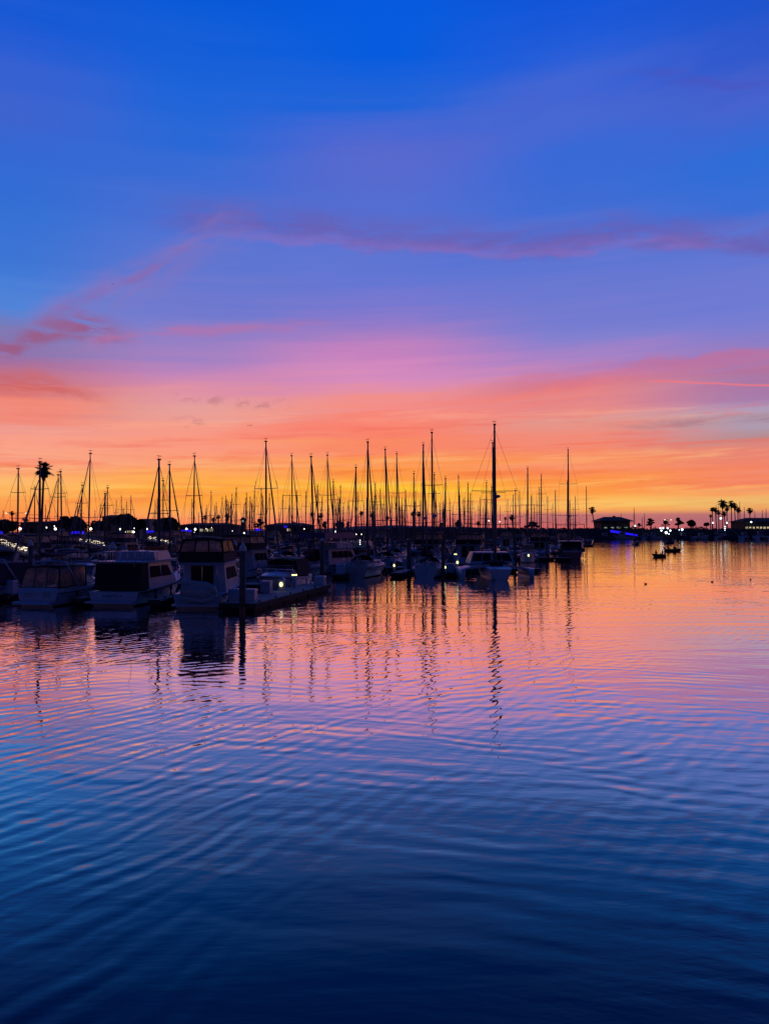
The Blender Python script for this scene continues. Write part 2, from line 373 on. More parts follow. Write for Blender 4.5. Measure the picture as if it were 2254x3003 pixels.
M['cool'] = emis('lamp_cool_white', (.75, .9, 1), 4)
M['bluelit'] = emis('blue_lights', (.02, .01, 1), 1.0)
M['wincool'] = emis('window_cool_light', (.55, .7, .6), .45)
M['winlit'] = emis('window_light', (1, .8, .45), .6)
def vinyl():
    m = bpy.data.materials.new('clear_vinyl'); m.use_nodes = True
    t = NT(m.node_tree); t.n.clear()
    g = t.new('ShaderNodeTexCoord'); n = t.noise(g.outputs['Object'], 2.2, 3, .6, 1.0)
    tr = t.new('ShaderNodeBsdfTranslucent'); t.put(tr.inputs[0], t.mix(t.maprange(n, .35, .65), (.36,.26,.22,1), (.75,.6,.5,1)))
    tp = t.new('ShaderNodeBsdfTransparent'); tp.inputs[0].default_value = (.8,.75,.72,1)
    gl = t.new('ShaderNodeBsdfGlossy'); gl.inputs['Roughness'].default_value = .12
    a = t.new('ShaderNodeMixShader'); a.inputs[0].default_value = .3; t.l.new(tr.outputs[0], a.inputs[1]); t.l.new(tp.outputs[0], a.inputs[2])
    b = t.new('ShaderNodeMixShader'); b.inputs[0].default_value = .06; t.l.new(a.outputs[0], b.inputs[1]); t.l.new(gl.outputs[0], b.inputs[2])
    o = t.new('ShaderNodeOutputMaterial'); t.l.new(b.outputs[0], o.inputs[0])
    return m
M['vinyl'] = vinyl()

# ------------------------------------------------------------------ hull
def hull_lines(L, B, fs, fb, draft=.5, tr=.8, mid=.42, rake=.9, n=14, bluff=2.2, zc=.12, ch=.86):
    rings = []; sheer = []
    for i in range(n+1):
        t = i/n
        if t < mid: b = B/2*(tr+(1-tr)*sin(pi/2*t/mid))
        else: b = B/2*max(.012, 1-((t-mid)/(1-mid))**bluff)
        z1 = fs+(fb-fs)*t**1.7; y = -L/2+L*t
        fine = max(0, (t-mid)/(1-mid))
        def P(x, z):
            k = (z1-z)/(z1+draft)
            yy = y-rake*k*fine**1.5-(.0 if t > 0 else 0)
            return (x, yy, z)
        c = ch*(1-.45*fine**1.5)
        kd = -draft*(1-fine**3*.7)
        half = [P(0, kd), P(b*c*.75, kd*.45), P(b*c, zc), P(b*(c*.45+.55), zc+(z1-zc)*.5), P(b, z1)]
        ring = [(-q[0], q[1], q[2]) for q in reversed(half[1:])]+half
        rings.append(ring); sheer.append((b, y, z1))
    return rings, sheer
def hull(L, B, fs, fb, mt, **k):
    rings, sheer = hull_lines(L, B, fs, fb, **k); m = MB(); n = len(rings[0])
    for i in range(len(rings)-1):
        for j in range(n-1):
            a, b, c, d = rings[i][j], rings[i][j+1], rings[i+1][j+1], rings[i+1][j]
            m.add([a, d, c, b], [(0,1,2,3)], 1 if max(a[2], b[2], c[2], d[2]) <= k.get('zc', .12)+1e-4 else 0, True)
    m.add(rings[0], [tuple(range(n))], 0)
    for i in range(len(rings)-1):          # deck
        a, b = sheer[i], sheer[i+1]
        m.add([(-a[0],a[1],a[2]-.02),(a[0],a[1],a[2]-.02),(b[0],b[1],b[2]-.02),(-b[0],b[1],b[2]-.02)], [(0,1,2,3)], 0)
    return m, sheer
def rail_path(sheer, dz, i0=0, inset=.96):
    return [(-b*inset, y, z+dz) for b, y, z in sheer[i0:]]+[(b*inset, y, z+dz) for b, y, z in reversed(sheer[i0:-1])]
def rails(sheer, i0, h, r=.018, mids=True):
    m = MB(); P = rail_path(sheer, h, i0); m.tube(P, r, 5)
    if mids: m.tube(rail_path(sheer, h*.5, i0), r*.6, 4)
    for b, y, z in sheer[i0::2]:
        for s in (-1, 1): m.tube([(s*b*.96, y, z), (s*b*.96, y, z+h)], r, 4)
    return m
def rub(sheer, dz=-.06, r=.045):
    m = MB()
    for s in (-1, 1): m.tube([(s*(b+.01), y, z+dz) for b, y, z in sheer], r, 5)
    return m
def arch_top(w, y0, y1, z, crown, n=8, th=.05, w1=None, droop=0.0):
    m = MB(); R = []
    for j in range(5):
        t = j/4; y = y0+(y1-y0)*t; ww = w if w1 is None else w+(w1-w)*t; zz = z-droop*(2*t-1)**2
        top = [(ww*(2*k/n-1), y, zz+crown*(1-(2*k/n-1)**2)) for k in range(n+1)]
        R.append(top+[(p[0]*.97, p[1], p[2]-th) for p in reversed(top)])
    return m.loft(R)
def enclosure(m_v, m_f, b, t, z0, z1, nb, ns, r=.03, lo=.0, front=True):
    """vinyl panes into m_v, dark seams into m_f, round the frustum b (bottom) to t (top)"""
    def row(q, z): return [(q[0],q[2],z),(q[1],q[2],z),(q[1],q[3],z),(q[0],q[3],z)]
    A, T = row(b, z0), row(t, z1); cnt = (nb, ns, nb, ns)
    for s in range(4):
        if s == 2 and not front: continue
        a0, a1, t0, t1 = map(Vector, (A[s], A[(s+1) % 4], T[s], T[(s+1) % 4]))
        m_v.add([a0, a1, t1, t0], [(0,1,2,3)], 0)
        for k in range(cnt[s]+1):
            u = k/cnt[s]; m_f.tube([a0.lerp(a1, u), t0.lerp(t1, u)], r*(1.6 if k in (0, cnt[s]) else 1), 4)
        m_f.tube([a0, a1], r*1.3, 4); m_f.tube([t0, t1], r*1.3, 4)

# ------------------------------------------------------------------ sailboat
def rig_parts(root, H, mx, my, zd, L, B, bowz, sternz, n_sp=2, jib='fwd', radar=False, up=False, mt='alu', r=.1, lean=0.0, lines=True, sheer=None, half=(), jr=.085, sterny=None):
    """mast with spreaders, furled jib and wires; H = height of the masthead above the water"""
    r *= .86; top = Vector((mx+lean, my, H)); foot = Vector((mx, my, zd))
    m = MB(); m.tube([foot, foot.lerp(top, .7), top], [r, r*.95, r*.62], 7)
    mast = m.build('mast', M[mt], root)
    h = MB(); h.tube([top, top+Vector((0, 0, .35))], .02, 4); h.tube([top+Vector((-.25,0,.32)), top+Vector((.2,0,.38))], .025, 4); h.box(top+Vector((.0,-.05,.02)), (.26,.3,.12))
    h.build('masthead_vane', M['dark_alu'], mast)
    fr = (.46, .74) if n_sp == 2 else ((.56,) if n_sp == 1 else ())
    if half: fr = half
    tips = []
    for q in fr:
        c = foot.lerp(top, q); w = B*.36*(1.12-q*.35)
        s_ = MB(); s_.tube([c+Vector((-w,0,.02+ (0 if up else .04))), c, c+Vector((w,0,.06))], .035, 4)
        if up and q == fr[-1]:
            for s in (-1, 1): s_.tube([c+Vector((s*w,0,0)), c+Vector((s*w*.86,0,.9))], .035, 4)
        s_.build('spreader', M[mt], mast); tips.append((c, w))
    if radar:
        d = MB(); c = foot.lerp(top, .33 if radar is True else radar); d.ball(c+Vector((.28,-.15,.05)), .3, sq=(1,1,.55)); d.box(c+Vector((.14,-.08,-.1)), (.3,.2,.08)); d.build('radar_dome', M['greyhull'], mast)
    bow = Vector((0, L/2-.1, bowz)); st = Vector((0, -L/2+.1 if sterny is None else sterny, sternz+.1)); hd = foot.lerp(top, .97)
    if jib:
        a, b = (bow, hd) if jib == 'fwd' else (Vector((0, L/2-.1, bowz)), foot.lerp(top, .86))
        j = MB(); j.tube([a.lerp(b, .02), a.lerp(b, .12), a.lerp(b, .6), a.lerp(b, .96)], [.05, jr, jr*.75, .035], 6); j.build('furled_jib', M['sail'], root)
    if lines:
        g = MB(); rw = .014
        g.tube([hd, st], rw, 3)
        if not jib: g.tube([hd, bow], rw, 3)
        for s in (-1, 1):
            ch = Vector((s*B*.44, my-.1, zd-.1)); path = [hd]
            for c, w in reversed(tips): path.append(c+Vector((s*w, 0, .04)))
            path.append(ch)
            for a, b in zip(path, path[1:]): g.tube([a, b], rw, 3)
            if tips: g.tube([tips[0][0]+Vector((0, 0, -.1)), ch+Vector((0, .5, 0))], rw, 3)
        g.build('rigging', M['wire'], root)
    return mast
def make_sailboat(L=9.5, B=3.1, H=13.5, hm='white', cover='navy', n_sp=2, jib='fwd', radar=False, up=False, mt='alu', dodger=True, r=.1, lean=0.0, name='sailboat', half=(), full=True, stripe=True, jr=.085, wins3=True):
    root = empty(name)
    fs, fb = .1*L, .125*L
    hb, sheer = hull(L, B, fs, fb, hm, tr=.66, mid=.46, rake=1.1, draft=.45, bluff=2.0, ch=.8)
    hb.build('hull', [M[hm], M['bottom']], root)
    if stripe: rub(sheer, -.16, .03).build('cove_stripe', M['stripe' if hm != 'bluehull' else 'cream'], root)
    zd = fs+.03*L*.3; w = B*.3; y0, y1 = -.12*L, .28*L; hc = .42
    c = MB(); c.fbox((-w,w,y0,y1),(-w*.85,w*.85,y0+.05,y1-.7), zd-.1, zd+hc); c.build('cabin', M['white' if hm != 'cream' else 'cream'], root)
    for s in (-1, 1):
        for k in range(3 if wins3 else 1):
            ya = y0+.5+k*.95; MB().box((s*(w*.93+.012), ya+(.3 if wins3 else 1.2), zd+.2), (.03,.62 if wins3 else 2.2,.17)).build('cabin_window', M['glass'], root)
    ck = MB()
    for s in (-1, 1): ck.box((s*w*1.0, -.3*L, zd+.1), (.12, .3*L, .3))
    ck.box((0, -.45*L, zd+.02), (w*2.0, .12, .28)); ck.build('cockpit_coaming', M['white'], root)
    if dodger:
        d = MB(); R = []
        for j in range(5):
            t = j/4; yy = y0-.55+1.0*t; hh = (.78-.62*t**2); ww = w*(1.0)
            R.append([(ww*cos(pi*k/8), yy, zd+.28+hh*sin(pi*k/8)) for k in range(9)])
        d.loft(R, close=False, cap=False); d.build('dodger', M[cover], root)
        dv = MB(); dv.loft([[(p[0]*1.01, p[1]+.02, p[2]+.012) for p in R[2][2:7]], [(p[0]*1.01, p[1]+.02, p[2]+.012) for p in R[3][2:7]]], close=False, cap=False); dv.build('dodger_window', M['vinyl'], root)
    ex = MB(); tw = [(0+.42*cos(2*pi*k/14), -.38*L, zd+.62+.42*sin(2*pi*k/14)) for k in range(15)]; ex.tube(tw, .022, 4)
    for k in range(3): ex.tube([tw[k*2+1], tw[k*2+8]], .014, 3)
    ex.build('steering_wheel', M['chrome'], root); MB().fbox((-.12,.12,-.36*L-.1,-.36*L+.1),(-.08,.08,-.36*L-.06,-.36*L+.06), zd-.1, zd+.75).build('binnacle', M['cream'], root)
    if full:
        ld = MB()
        for s in (-.18, .18): ld.tube([(s,-L/2-.04,.25),(s,-L/2-.03,fs+.5)], .016, 4)
        for q in range(4): ld.tube([(-.18,-L/2-.05,.35+q*.28),(.18,-L/2-.05,.35+q*.28)], .014, 4)
        ld.build('boarding_ladder', M['chrome'], root)
        MB().tube([(.5+.2*cos(a_),-L/2+.12,fs+.45+.26*sin(a_)) for a_ in [(.7+q*.42)*1.0+1.4 for q in range(12)]], .06, 6).build('horseshoe_buoy', M['orange' if cover == 'maroon' else 'cream'], root)
        for s, y in ((-1,-.25*L),(1,-.2*L),(-1,.05*L),(1,.08*L)): MB().tube([(s*(B*.5+.08),y,.2),(s*(B*.5+.1),y,.3),(s*(B*.5+.1),y,.8),(s*(B*.5+.08),y,.9)], [.03,.11,.11,.03], 8).build('fender', M['white' if s > 0 else 'navy'], root)
        hz = MB(); hz.tube([(-.9,-.46*L,fs+.1),(-.9,-.46*L,fs+2.3)], .03, 5); hz.box((-.9,-.46*L,fs+2.35), (.7,.5,.05)); hz.build('solar_panel', M['glass'], root)
    my = .07*L
    rig_parts(root, H, 0, my, zd+hc-.02, L, B, fb, fs, n_sp, jib, radar, up, mt, r, lean, True, half=half, jr=jr)
    b = MB(); zb = zd+1.35; b.tube([(0, my, zb), (0, -.36*L, zb-.05)], .06, 6); b.build('boom', M[mt], root)
    sc = MB(); sc.tube([(0, my-.1, zb+.28), (0, my-.6, zb+.2), (0, -.1*L, zb+.15), (0, -.35*L, zb+.08)], [.12,.24,.2,.1], 7); sc.build('sail_cover', M[cover], root)
    if full:
        rails(sheer, 10, .6).build('bow_pulpit', M['chrome'], root)
        sr = MB(); n0 = sheer[0]; bb = n0[0]*.93
        sr.tube([(-bb, -L/2+1.1, fs+.6), (-bb, -L/2+.1, fs+.62), (bb, -L/2+.1, fs+.62), (bb, -L/2+1.1, fs+.6)], .018, 5)
        for x, y in ((-bb,-L/2+.1),(bb,-L/2+.1),(-bb,-L/2+1.1),(bb,-L/2+1.1)): sr.tube([(x,y,fs),(x,y,fs+.6)], .018, 4)
        sr.build('stern_pulpit', M['chrome'], root)
        ll = MB()
        for s in (-1, 1):
            ll.tube([(s*b_*.95, y, z+.6) for b_, y, z in sheer[1:11]], .008, 3)
            for b_, y, z in sheer[2:11:2]: ll.tube([(s*b_*.95, y, z), (s*b_*.95, y, z+.6)], .014, 3)
        ll.build('lifeline', M['chrome'], root)
    return root
# ------------------------------------------------------------------ motor boats
def make_express(L=8.5, B=3.0, top='navy', hm='white', name='motor_cruiser', vin=True, arch=True, covered=False):
    root = empty(name); fs, fb = 1.0, 1.45
    hb, sheer = hull(L, B, fs, fb, hm, tr=.92, mid=.5, rake=1.2, draft=.45, bluff=2.1, ch=.84)
    hb.build('hull', [M[hm], M['bottom']], root)
    rub(sheer, -.12, .05).build('rub_rail', M['stripe'], root)
    sp = MB(); sp.fbox((-B*.42,B*.42,-L/2-.75,-L/2-.01),(-B*.44,B*.44,-L/2-.7,-L/2-.01), .22, .36); sp.build('swim_platform', M[hm], root)
    td = MB(); td.fbox((-B*.47,B*.47,-L/2-.02,-L/2+.9),(-B*.43,B*.43,-L/2+.2,-L/2+.9), .9, 1.22); td.build('transom_coaming', M[hm], root)
    fd = MB(); R = []
    for y, w, h in ((-.02*L,.40,.50),(.1*L,.38,.46),(.22*L,.33,.36),(.34*L,.22,.22),(.42*L,.1,.05)):
        zz = fs+(fb-fs)*((y/L+.5)**1.7)
        R.append([(B*w*cos(pi*k/8), y, zz-.05+h*sin(pi*k/8)**.8) for k in range(9)])
    fd.loft(R, close=False, cap=False); fd.add(R[0], [tuple(range(9))]); fd.build('foredeck_cabin', M[hm], root)
    for s in (-1, 1):
        for y in (.02*L, .14*L): MB().ball((s*B*.49*(1 if y < .1*L else .93), y, .95), .13, sq=(.4,1.6,.7)).build('porthole', M['glass'], root)
    z0 = 1.3; zt = 2.55
    ws = MB(); fr = MB(); enclosure(ws, fr, (-B*.42,B*.42,-.12*L,.1*L), (-B*.34,B*.34,-.1*L,-.02*L), z0+.05, z0+.72, 2, 1, .025)
    ws.build('windshield', M['vinyl' if vin else 'glass'], root); fr.build('windshield_frame', M['chrome'], root)
    ct = arch_top(B*.40, -.44*L, -.02*L, zt, .16, w1=B*.36, droop=.1); ct.build('bimini_top', M[top], root)
    if covered:
        cc = MB(); cc.fbox((-B*.45,B*.45,-.47*L,-.08*L),(-B*.39,B*.39,-.43*L,-.04*L), z0-.12, zt, cap=False); cc.build('cockpit_curtain', M[top], root)
    else:
        v = MB(); f = MB(); enclosure(v, f, (-B*.45,B*.45,-.47*L,-.08*L), (-B*.39,B*.39,-.43*L,-.05*L), z0-.08, zt, 3, 2, .03, front=False)
        v.build('clear_curtain', M['vinyl'], root); f.build('curtain_frame', M[top], root)
    if arch:
        a = MB()
        for s in (-1, 1): a.tube([(s*B*.47, -.2*L, 1.1), (s*B*.43, -.3*L, 2.2), (s*B*.36, -.33*L, 2.84)], .07, 5)
        a.tube([(-B*.36, -.33*L, 2.84), (0, -.33*L, 2.9), (B*.36, -.33*L, 2.84)], .07, 5); a.build('radar_arch', M[hm], root)
    rails(sheer, 8, .55).build('bow_rail', M['chrome'], root)
    for s, y in ((-1,-.22*L),(1,-.26*L),(1,.02*L)): MB().tube([(s*(B*.5+.09),y,.25),(s*(B*.5+.11),y,.35),(s*(B*.5+.11),y,.85),(s*(B*.5+.09),y,.95)], [.03,.12,.12,.03], 8).build('fender', M['navy' if s > 0 else 'white'], root)
    for s in (-1, 1): MB().tube([(s*B*.44,-L/2+.2,1.05),(s*B*.6,-L/2-.35,.62),(s*B*.7,-L/2+.1,.52)], .018, 4).build('mooring_line', M['cream'], root)
    gr = MB()
    for k in range(3): gr.tube([(-B*.30+k*.02,-L/2-.03,.86-k*.09),(B*.02-k*.2,-L/2-.03,.87-k*.09)], .012, 4)
    gr.build('transom_moulding', M['greyhull'], root)
    MB().box((B*.2,-L/2-.03,.8), (.5,.03,.34)).build('transom_door', M['greyhull'], root)
    return root
def make_flybridge(L=10.5, B=3.7, top='black', hm='white', name='motor_yacht', enc=True, hard=False, nwin=3, rail_back=True):
    root = empty(name); fs, fb = .95, 1.7
    hb, sheer = hull(L, B, fs, fb, hm, tr=.92, mid=.48, rake=1.3, draft=.5, bluff=2.2, ch=.86)
    hb.build('hull', [M[hm], M['bottom']], root); rub(sheer, -.1, .06).build('rub_rail', M['rubber'], root)
    sp = MB(); sp.box((0, -L/2-.4, .3), (B*.86,.8,.1)); sp.build('swim_platform', M['wood' if hm == 'cream' else hm], root)
    h = MB(); h.fbox((-B*.43,B*.43,-.34*L,.16*L),(-B*.38,B*.38,-.33*L,.06*L), fs-.05, 2.75); h.build('deckhouse', M[hm], root)
    for s in (-1, 1):
        for k in range(nwin):
            ya = -.28*L+k*(.36*L/nwin); yb = ya+.31*L/nwin
            x0, x1 = B*.425, B*.392
            w = MB(); w.add([(s*(x0-.005),ya,1.75),(s*(x0-.005),yb,1.75),(s*(x1+.012),yb-.05*L*(k == nwin-1),2.5),(s*(x1+.012),ya,2.5)], [(0,1,2,3)])
            w.build('side_window', M['curtain'], root)
    fw = MB(); fw.add([(-B*.36,.158*L-.27,1.85),(B*.36,.158*L-.27,1.85),(B*.34,.08*L+.03,2.6),(-B*.34,.08*L+.03,2.6)], [(0,1,2,3)]); fw.build('front_window', M['glass'], root)
    dr = MB(); dr.box((-.1, -.34*L-.02, 1.85), (B*.42,.05,1.55)); dr.build('cabin_door', M['glass'], root)
    dm = MB(); dm.box((-.1, -.34*L-.05, 1.85), (.05,.03,1.5)); dm.build('door_frame', M['chrome'], root)
    bd = MB(); bd.fbox((-B*.44,B*.44,-.42*L,.1*L),(-B*.45,B*.45,-.43*L,.11*L), 2.75, 2.88); bd.build('bridge_deck', M[hm], root)
    bc = MB(); bc.fbox((-B*.4,B*.4,-.2*L,.07*L),(-B*.37,B*.37,-.2*L,.03*L), 2.881, 3.5); bc.build('bridge_coaming', M[hm], root)
    if enc:
        cb = MB(); cb.fbox((-B*.43,B*.43,-.42*L,-.0*L),(-B*.41,B*.41,-.41*L,-.0*L), 2.9, 3.52, cap=False); cb.build('canvas_skirt', M[top], root)
        v = MB(); f = MB(); enclosure(v, f, (-B*.41,B*.41,-.41*L,.0*L), (-B*.36,B*.36,-.39*L,-.04*L), 3.53, 4.35, 3, 2, .04)
        v.build('clear_curtain', M['vinyl'], root); f.build('curtain_frame', M[top], root)
        arch_top(B*.385, -.41*L, -.02*L, 4.35, .2, droop=.1, th=.08).build('bimini_top', M[top], root)
    else:
        r_ = MB()
        for s in (-1, 1):
            r_.tube([(s*B*.42,-.41*L,3.5),(s*B*.42,-.18*L,3.5)], .025, 5)
            for k in range(5): r_.tube([(s*B*.42,-.41*L+k*.055*L,2.88),(s*B*.42,-.41*L+k*.055*L,3.5)], .02, 4)
        r_.tube([(-B*.42,-.41*L,3.5),(B*.42,-.41*L,3.5)], .025, 5)
        for k in range(1, 6): r_.tube([(-B*.42+k*B*.14,-.41*L,2.88),(-B*.42+k*B*.14,-.41*L,3.5)], .02, 4)
        r_.build('bridge_rail', M['chrome'], root)
        if hard:
            p = MB(); 
            for x in (-1, 1):
                for y in (-.36*L, -.02*L): p.tube([(x*B*.36,y,2.9),(x*B*.34,y,4.5)], .04, 5)
            p.build('top_post', M['chrome'], root)
            arch_top(B*.4, -.4*L, .03*L, 4.5, .12, th=.1).build('bimini_top', M[top], root)
    rails(sheer, 7, .65).build('bow_rail', M['chrome'], root)
    for s, y in ((-1,-.25*L),(1,-.3*L),(1,-.05*L)): MB().tube([(s*(B*.5+.1),y,.25),(s*(B*.5+.12),y,.35),(s*(B*.5+.12),y,.95),(s*(B*.5+.1),y,1.05)], [.03,.13,.13,.03], 8).build('fender', M['navy' if s > 0 else 'white'], root)
    for s in (-1, 1): MB().tube([(s*B*.43,-L/2+.3,1.05),(s*B*.58,-L/2-.35,.6),(s*B*.7,-L/2+.1,.52)], .018, 4).build('mooring_line', M['cream'], root)
    MB().tube([(B*.3,-.36*L-.06,1.1),(B*.3,-.44*L,2.7)], .03, 5).build('bridge_ladder', M['chrome'], root)
    an = MB(); an.tube([(-B*.3,.02*L,2.9),(-B*.33,-.02*L,6.2)], .018, 4); an.build('antenna', M['white'], root)
    return root
def make_pile(h=4.2, r=.19, cap='cone', name='dock_pile', capm='cap'):
    root = empty(name)
    m = MB(); m.tube([(0,0,-1),(0,0,h)], r, 8); m.build('shaft', M['pile'], root)
    c = MB()
    if cap == 'cone': c.loft([[(a*cos(2*pi*k/8), a*sin(2*pi*k/8), z) for k in range(8)] for a, z in ((r*1.12,h-.12),(r*1.12,h+.06),(.02,h+.06+r*1.9))], smooth=False)
    else: c.loft([[(a*cos(2*pi*k/8), a*sin(2*pi*k/8), z) for k in range(8)] for a, z in ((r*1.08,h-.02),(r*1.0,h+.1),(r*.6,h+.2),(.03,h+.24))])
    c.build('pile_cap', M[capm], root)
    return root
def make_dock(p, q, w, name='floating_dock', z=.5, cleats=True):
    p, q = Vector((p[0], p[1], 0)), Vector((q[0], q[1], 0)); d = q-p; L = d.length
    root = empty(name, p, atan2(-d.x, d.y))
    m = MB(); n = max(2, int(L/1.2))
    for k in range(n): m.box((0, (k+.5)*L/n, z-.04), (w, L/n-.015, .08))
    m.build('deck', M['plank'], root)
    s = MB()
    for x in (-1, 1):
        s.box((x*(w/2+.03), L/2, z-.08), (.06, L+.06, .16)); s.box((x*(w/2+.02), L/2, z-.27), (.05, L, .14))
    for y in (-.02, L+.02): s.box((0, y, z-.16), (w+.1, .06, .3))
    s.build('side_board', M['board'], root)
    f = MB(); k = max(1, int(L/2.6))
    for i in range(k): f.box((0, (i+.5)*L/k, .06), (w*.9, L/k-.3, .62))
    f.build('float', M['rubber'], root)
    if cleats:
        c = MB()
        for i in range(max(2, int(L/3))):
            for x in (-1, 1):
                y = 1+i*3.0
                if y < L: c.tube([(x*(w/2-.1), y-.15, z+.09), (x*(w/2-.1), y+.15, z+.09)], .03, 5); c.box((x*(w/2-.1), y, z+.04), (.06,.14,.08))
        c.build('cleat', M['rubber'], root)
    return root
def make_box(sx=.7, sy=.6, sz=.75, name='dock_box'):
    root = empty(name); m = MB(); m.fbox((-sx/2,sx/2,-sy/2,sy/2),(-sx*.47,sx*.47,-sy*.46,sy*.46), 0, sz); m.build('box_body', M['white'], root)
    l = MB(); l.fbox((-sx*.52,sx*.52,-sy*.53,sy*.53),(-sx*.48,sx*.48,-sy*.3,sy*.5), sz+.002, sz+.12); l.build('lid', M['white'], root)
    return root
def make_pedestal(h=1.0, lamp='lamp_warm', side=False, name='power_pedestal', w=.28, lr=.11):
    root = empty(name); m = MB(); m.fbox((-w/2,w/2,-w/2,w/2),(-w*.45,w*.45,-w*.45,w*.45), 0, h); m.build('post', M['white'], root)
    l = MB()
    if side: l.ball((0, -w*.55, h*.62), lr, sq=(1, .7, 1.3)); 
    else: l.box((0, 0, h+.05), (w*.95, w*.95, .09))
    l.build('lamp', M[lamp], root)
    c = MB(); c.fbox((-w*.55,w*.55,-w*.55,w*.55),(-w*.2,w*.2,-w*.2,w*.2), h+(.1 if not side else .002), h+.2); c.build('cap', M['white'], root)
    return root
# ------------------------------------------------------------------ placing
SLIP = -atan2(.2, .98)                   # boats lie along (0.2, 0.98)
def gx(px, Y): return (px-CX)/F*Y
def put(o, x, y, rz=SLIP, z=0.0, label=None, cat=None, group=None):
    o.location = (x, y, z); o.rotation_euler.z = rz
    tag(o, label, cat, group); return o
def mast_h(top, Y): return at(CX, top, Y).z
occ = []                                 # taken spots (x, y, half beam, half length)
def free(x, y, hb=2.0, hl=5.0): return all(abs(x-a) > hb+b or abs(y-c) > hl+d for a, c, b, d in occ)
def take(x, y, hb=1.9, hl=5.0): occ.append((x, y, hb, hl))
def sail_at(px, top, Y, label, rev=False, cover='navy', hm='white', L=9.5, px_foot=None, **k):
    H = mast_h(top, Y); rz = SLIP+(pi if rev else 0)
    tx = gx(px, Y); fx = gx(px_foot, Y) if px_foot is not None else tx
    lean = (tx-fx)*(-1 if rev else 1)
    o = make_sailboat(L=L, H=H, cover=cover, hm=hm, lean=lean, **k)
    dy = .07*L; dx, dyw = (-sin(rz)*dy, cos(rz)*dy)
    put(o, fx-dx, Y-dyw, rz, label=label, cat='sailboat', group='sailboats moored in the marina')
    take(fx-dx, Y-dyw); return o

# ---- front row, left to right
o = make_express(8.6, 3.0, top='black'); put(o, -21.85, 54.1, -.13, label='sport cruiser with dark framed clear curtains, nearest boat on the left', cat='motorboat', group='motorboats at the front docks'); take(-21.9, 54)
tr = make_flybridge(10.5, 3.7, enc=False, nwin=2, name='trawler_yacht', top='navy', hm='white')
cc = MB(); cc.fbox((-1.62,1.62,-4.7,-3.4),(-1.55,1.55,-4.55,-3.4), 1.0, 2.74); cc.build('aft_curtain', M['black'], tr)
oc = MB(); oc.box((.55, .1, 3.66), (1.5,.35,.26)); oc.box((-.95,-.3,3.55),(.6,.5,.34)); oc.build('bridge_cover', M['orange'], tr)
put(tr, -17.0, 55.4, -.12, label='white trawler yacht with orange cloth on its open railed bridge', cat='yacht', group='motorboats at the front docks'); take(-16.6, 55.6)
fy = make_flybridge(10.2, 3.4, top='black', nwin=2)
put(fy, -11.75, 53.5, .01, label='white bridge cruiser with black canvas enclosure beside the near pointed piling', cat='yacht', group='motorboats at the front docks'); take(-9.75, 54)
# inflatable tender carried on the swim platform
td = empty('tender'); d = MB()
for s, rr in ((-.62, .24), (.62, .24)): d.tube([(-1.55, 0, s), (.7, 0, s*1.0), (1.3, .0, s*.7), (1.62, 0, 0)], [rr, rr, rr*.95, rr*.8], 9)
d.tube([(-1.35, 0, -.62), (-1.35, 0, .62)], .16, 8); d.build('side_tube', M['dinghy'], td)
f = MB(); f.loft([[(-1.5,-.18,-.5),(-1.5,.1,-.6),(-1.5,.1,.6),(-1.5,-.18,.5)],[(.7,-.2,-.5),(.7,.1,-.6),(.7,.1,.6),(.7,-.2,.5)],[(1.55,-.1,-.05),(1.55,.1,-.1),(1.55,.1,.1),(1.55,-.1,.05)]]); f.build('hull_floor', M['greyhull'], td)
td.rotation_euler = (radians(-14), 0, 0)
td.scale = (.74, .74, .8)
lt = None
put(td, -11.55, 47.75, SLIP, z=1.12, label='grey inflatable tender standing on edge across the bridge cruiser swim platform', cat='dinghy')
td.rotation_euler = (radians(-10), radians(5), SLIP)
# left edge boats
o = make_express(9, 3.1, top='navy', covered=True); put(o, -27.6, 58.0, SLIP, label='white cruiser with navy cover cut off by the left edge behind the low dock', cat='motorboat', group='motorboats at the front docks'); take(-27.6, 58)
o = make_flybridge(12, 4, top='navy'); put(o, gx(2, 82), 84, SLIP+pi, label='large white motor yacht with lit bridge curtain at the left edge', cat='yacht'); take(gx(2, 82), 84)
# hardtop boat beyond the long dock
hb_ = make_express(8.8, 3.1, top='cream' if 0 else 'tan', covered=True, arch=False, hm='white'); put(hb_, -8.6, 63.6, SLIP+pi+.0, label='white cabin boat with dark curtained cockpit behind the long dock', cat='motorboat', group='motorboats at the front docks'); take(-8.6, 63.6)
for c_ in hb_.children:
    if c_.name.startswith('cockpit_curtain'): c_.data.materials[0] = M['black']
# ---- sailboats with prominent masts
sail_at(53, 1375, 88, 'sailboat with tall dark bare mast, the tallest at the far left edge', jib=None, cover='tan', r=.12)
sail_at(116, 1355, 72, 'sailboat with thick mast in front of the big palm and dark jib slanting left', jib='frac', cover='navy', px_foot=117, mt='alu', r=.14, L=10, rev=True, jr=.12)
sail_at(170, 1393, 88, 'sailboat with slim mast just right of the big palm', jib='fwd', cover='maroon', r=.09, rev=True)
sail_at(177, 1383, 106, 'sailboat with leaning mast and bulky radar right of the big palm', jib=None, px_foot=183, radar=.3, cover='green', r=.13)
sail_at(264, 1330, 88, 'sailboat with tall slim mast above the round dark tree at left', jib='fwd', px_foot=260, radar=.24, cover='navy', rev=True, n_sp=1, half=(.4,))
sail_at(241, 1423, 108, 'sailboat with medium mast left of the tall slim mast over the tree', jib='fwd', cover='tan', px_foot=238, rev=True)
sail_at(315, 1431, 106, 'sailboat with short mast beside the gabled tree top', jib='fwd', cover='navy', rev=True)
sail_at(308, 1447, 130, 'sailboat with short thick mast left of the white lit building', jib=None, cover='maroon', r=.2)
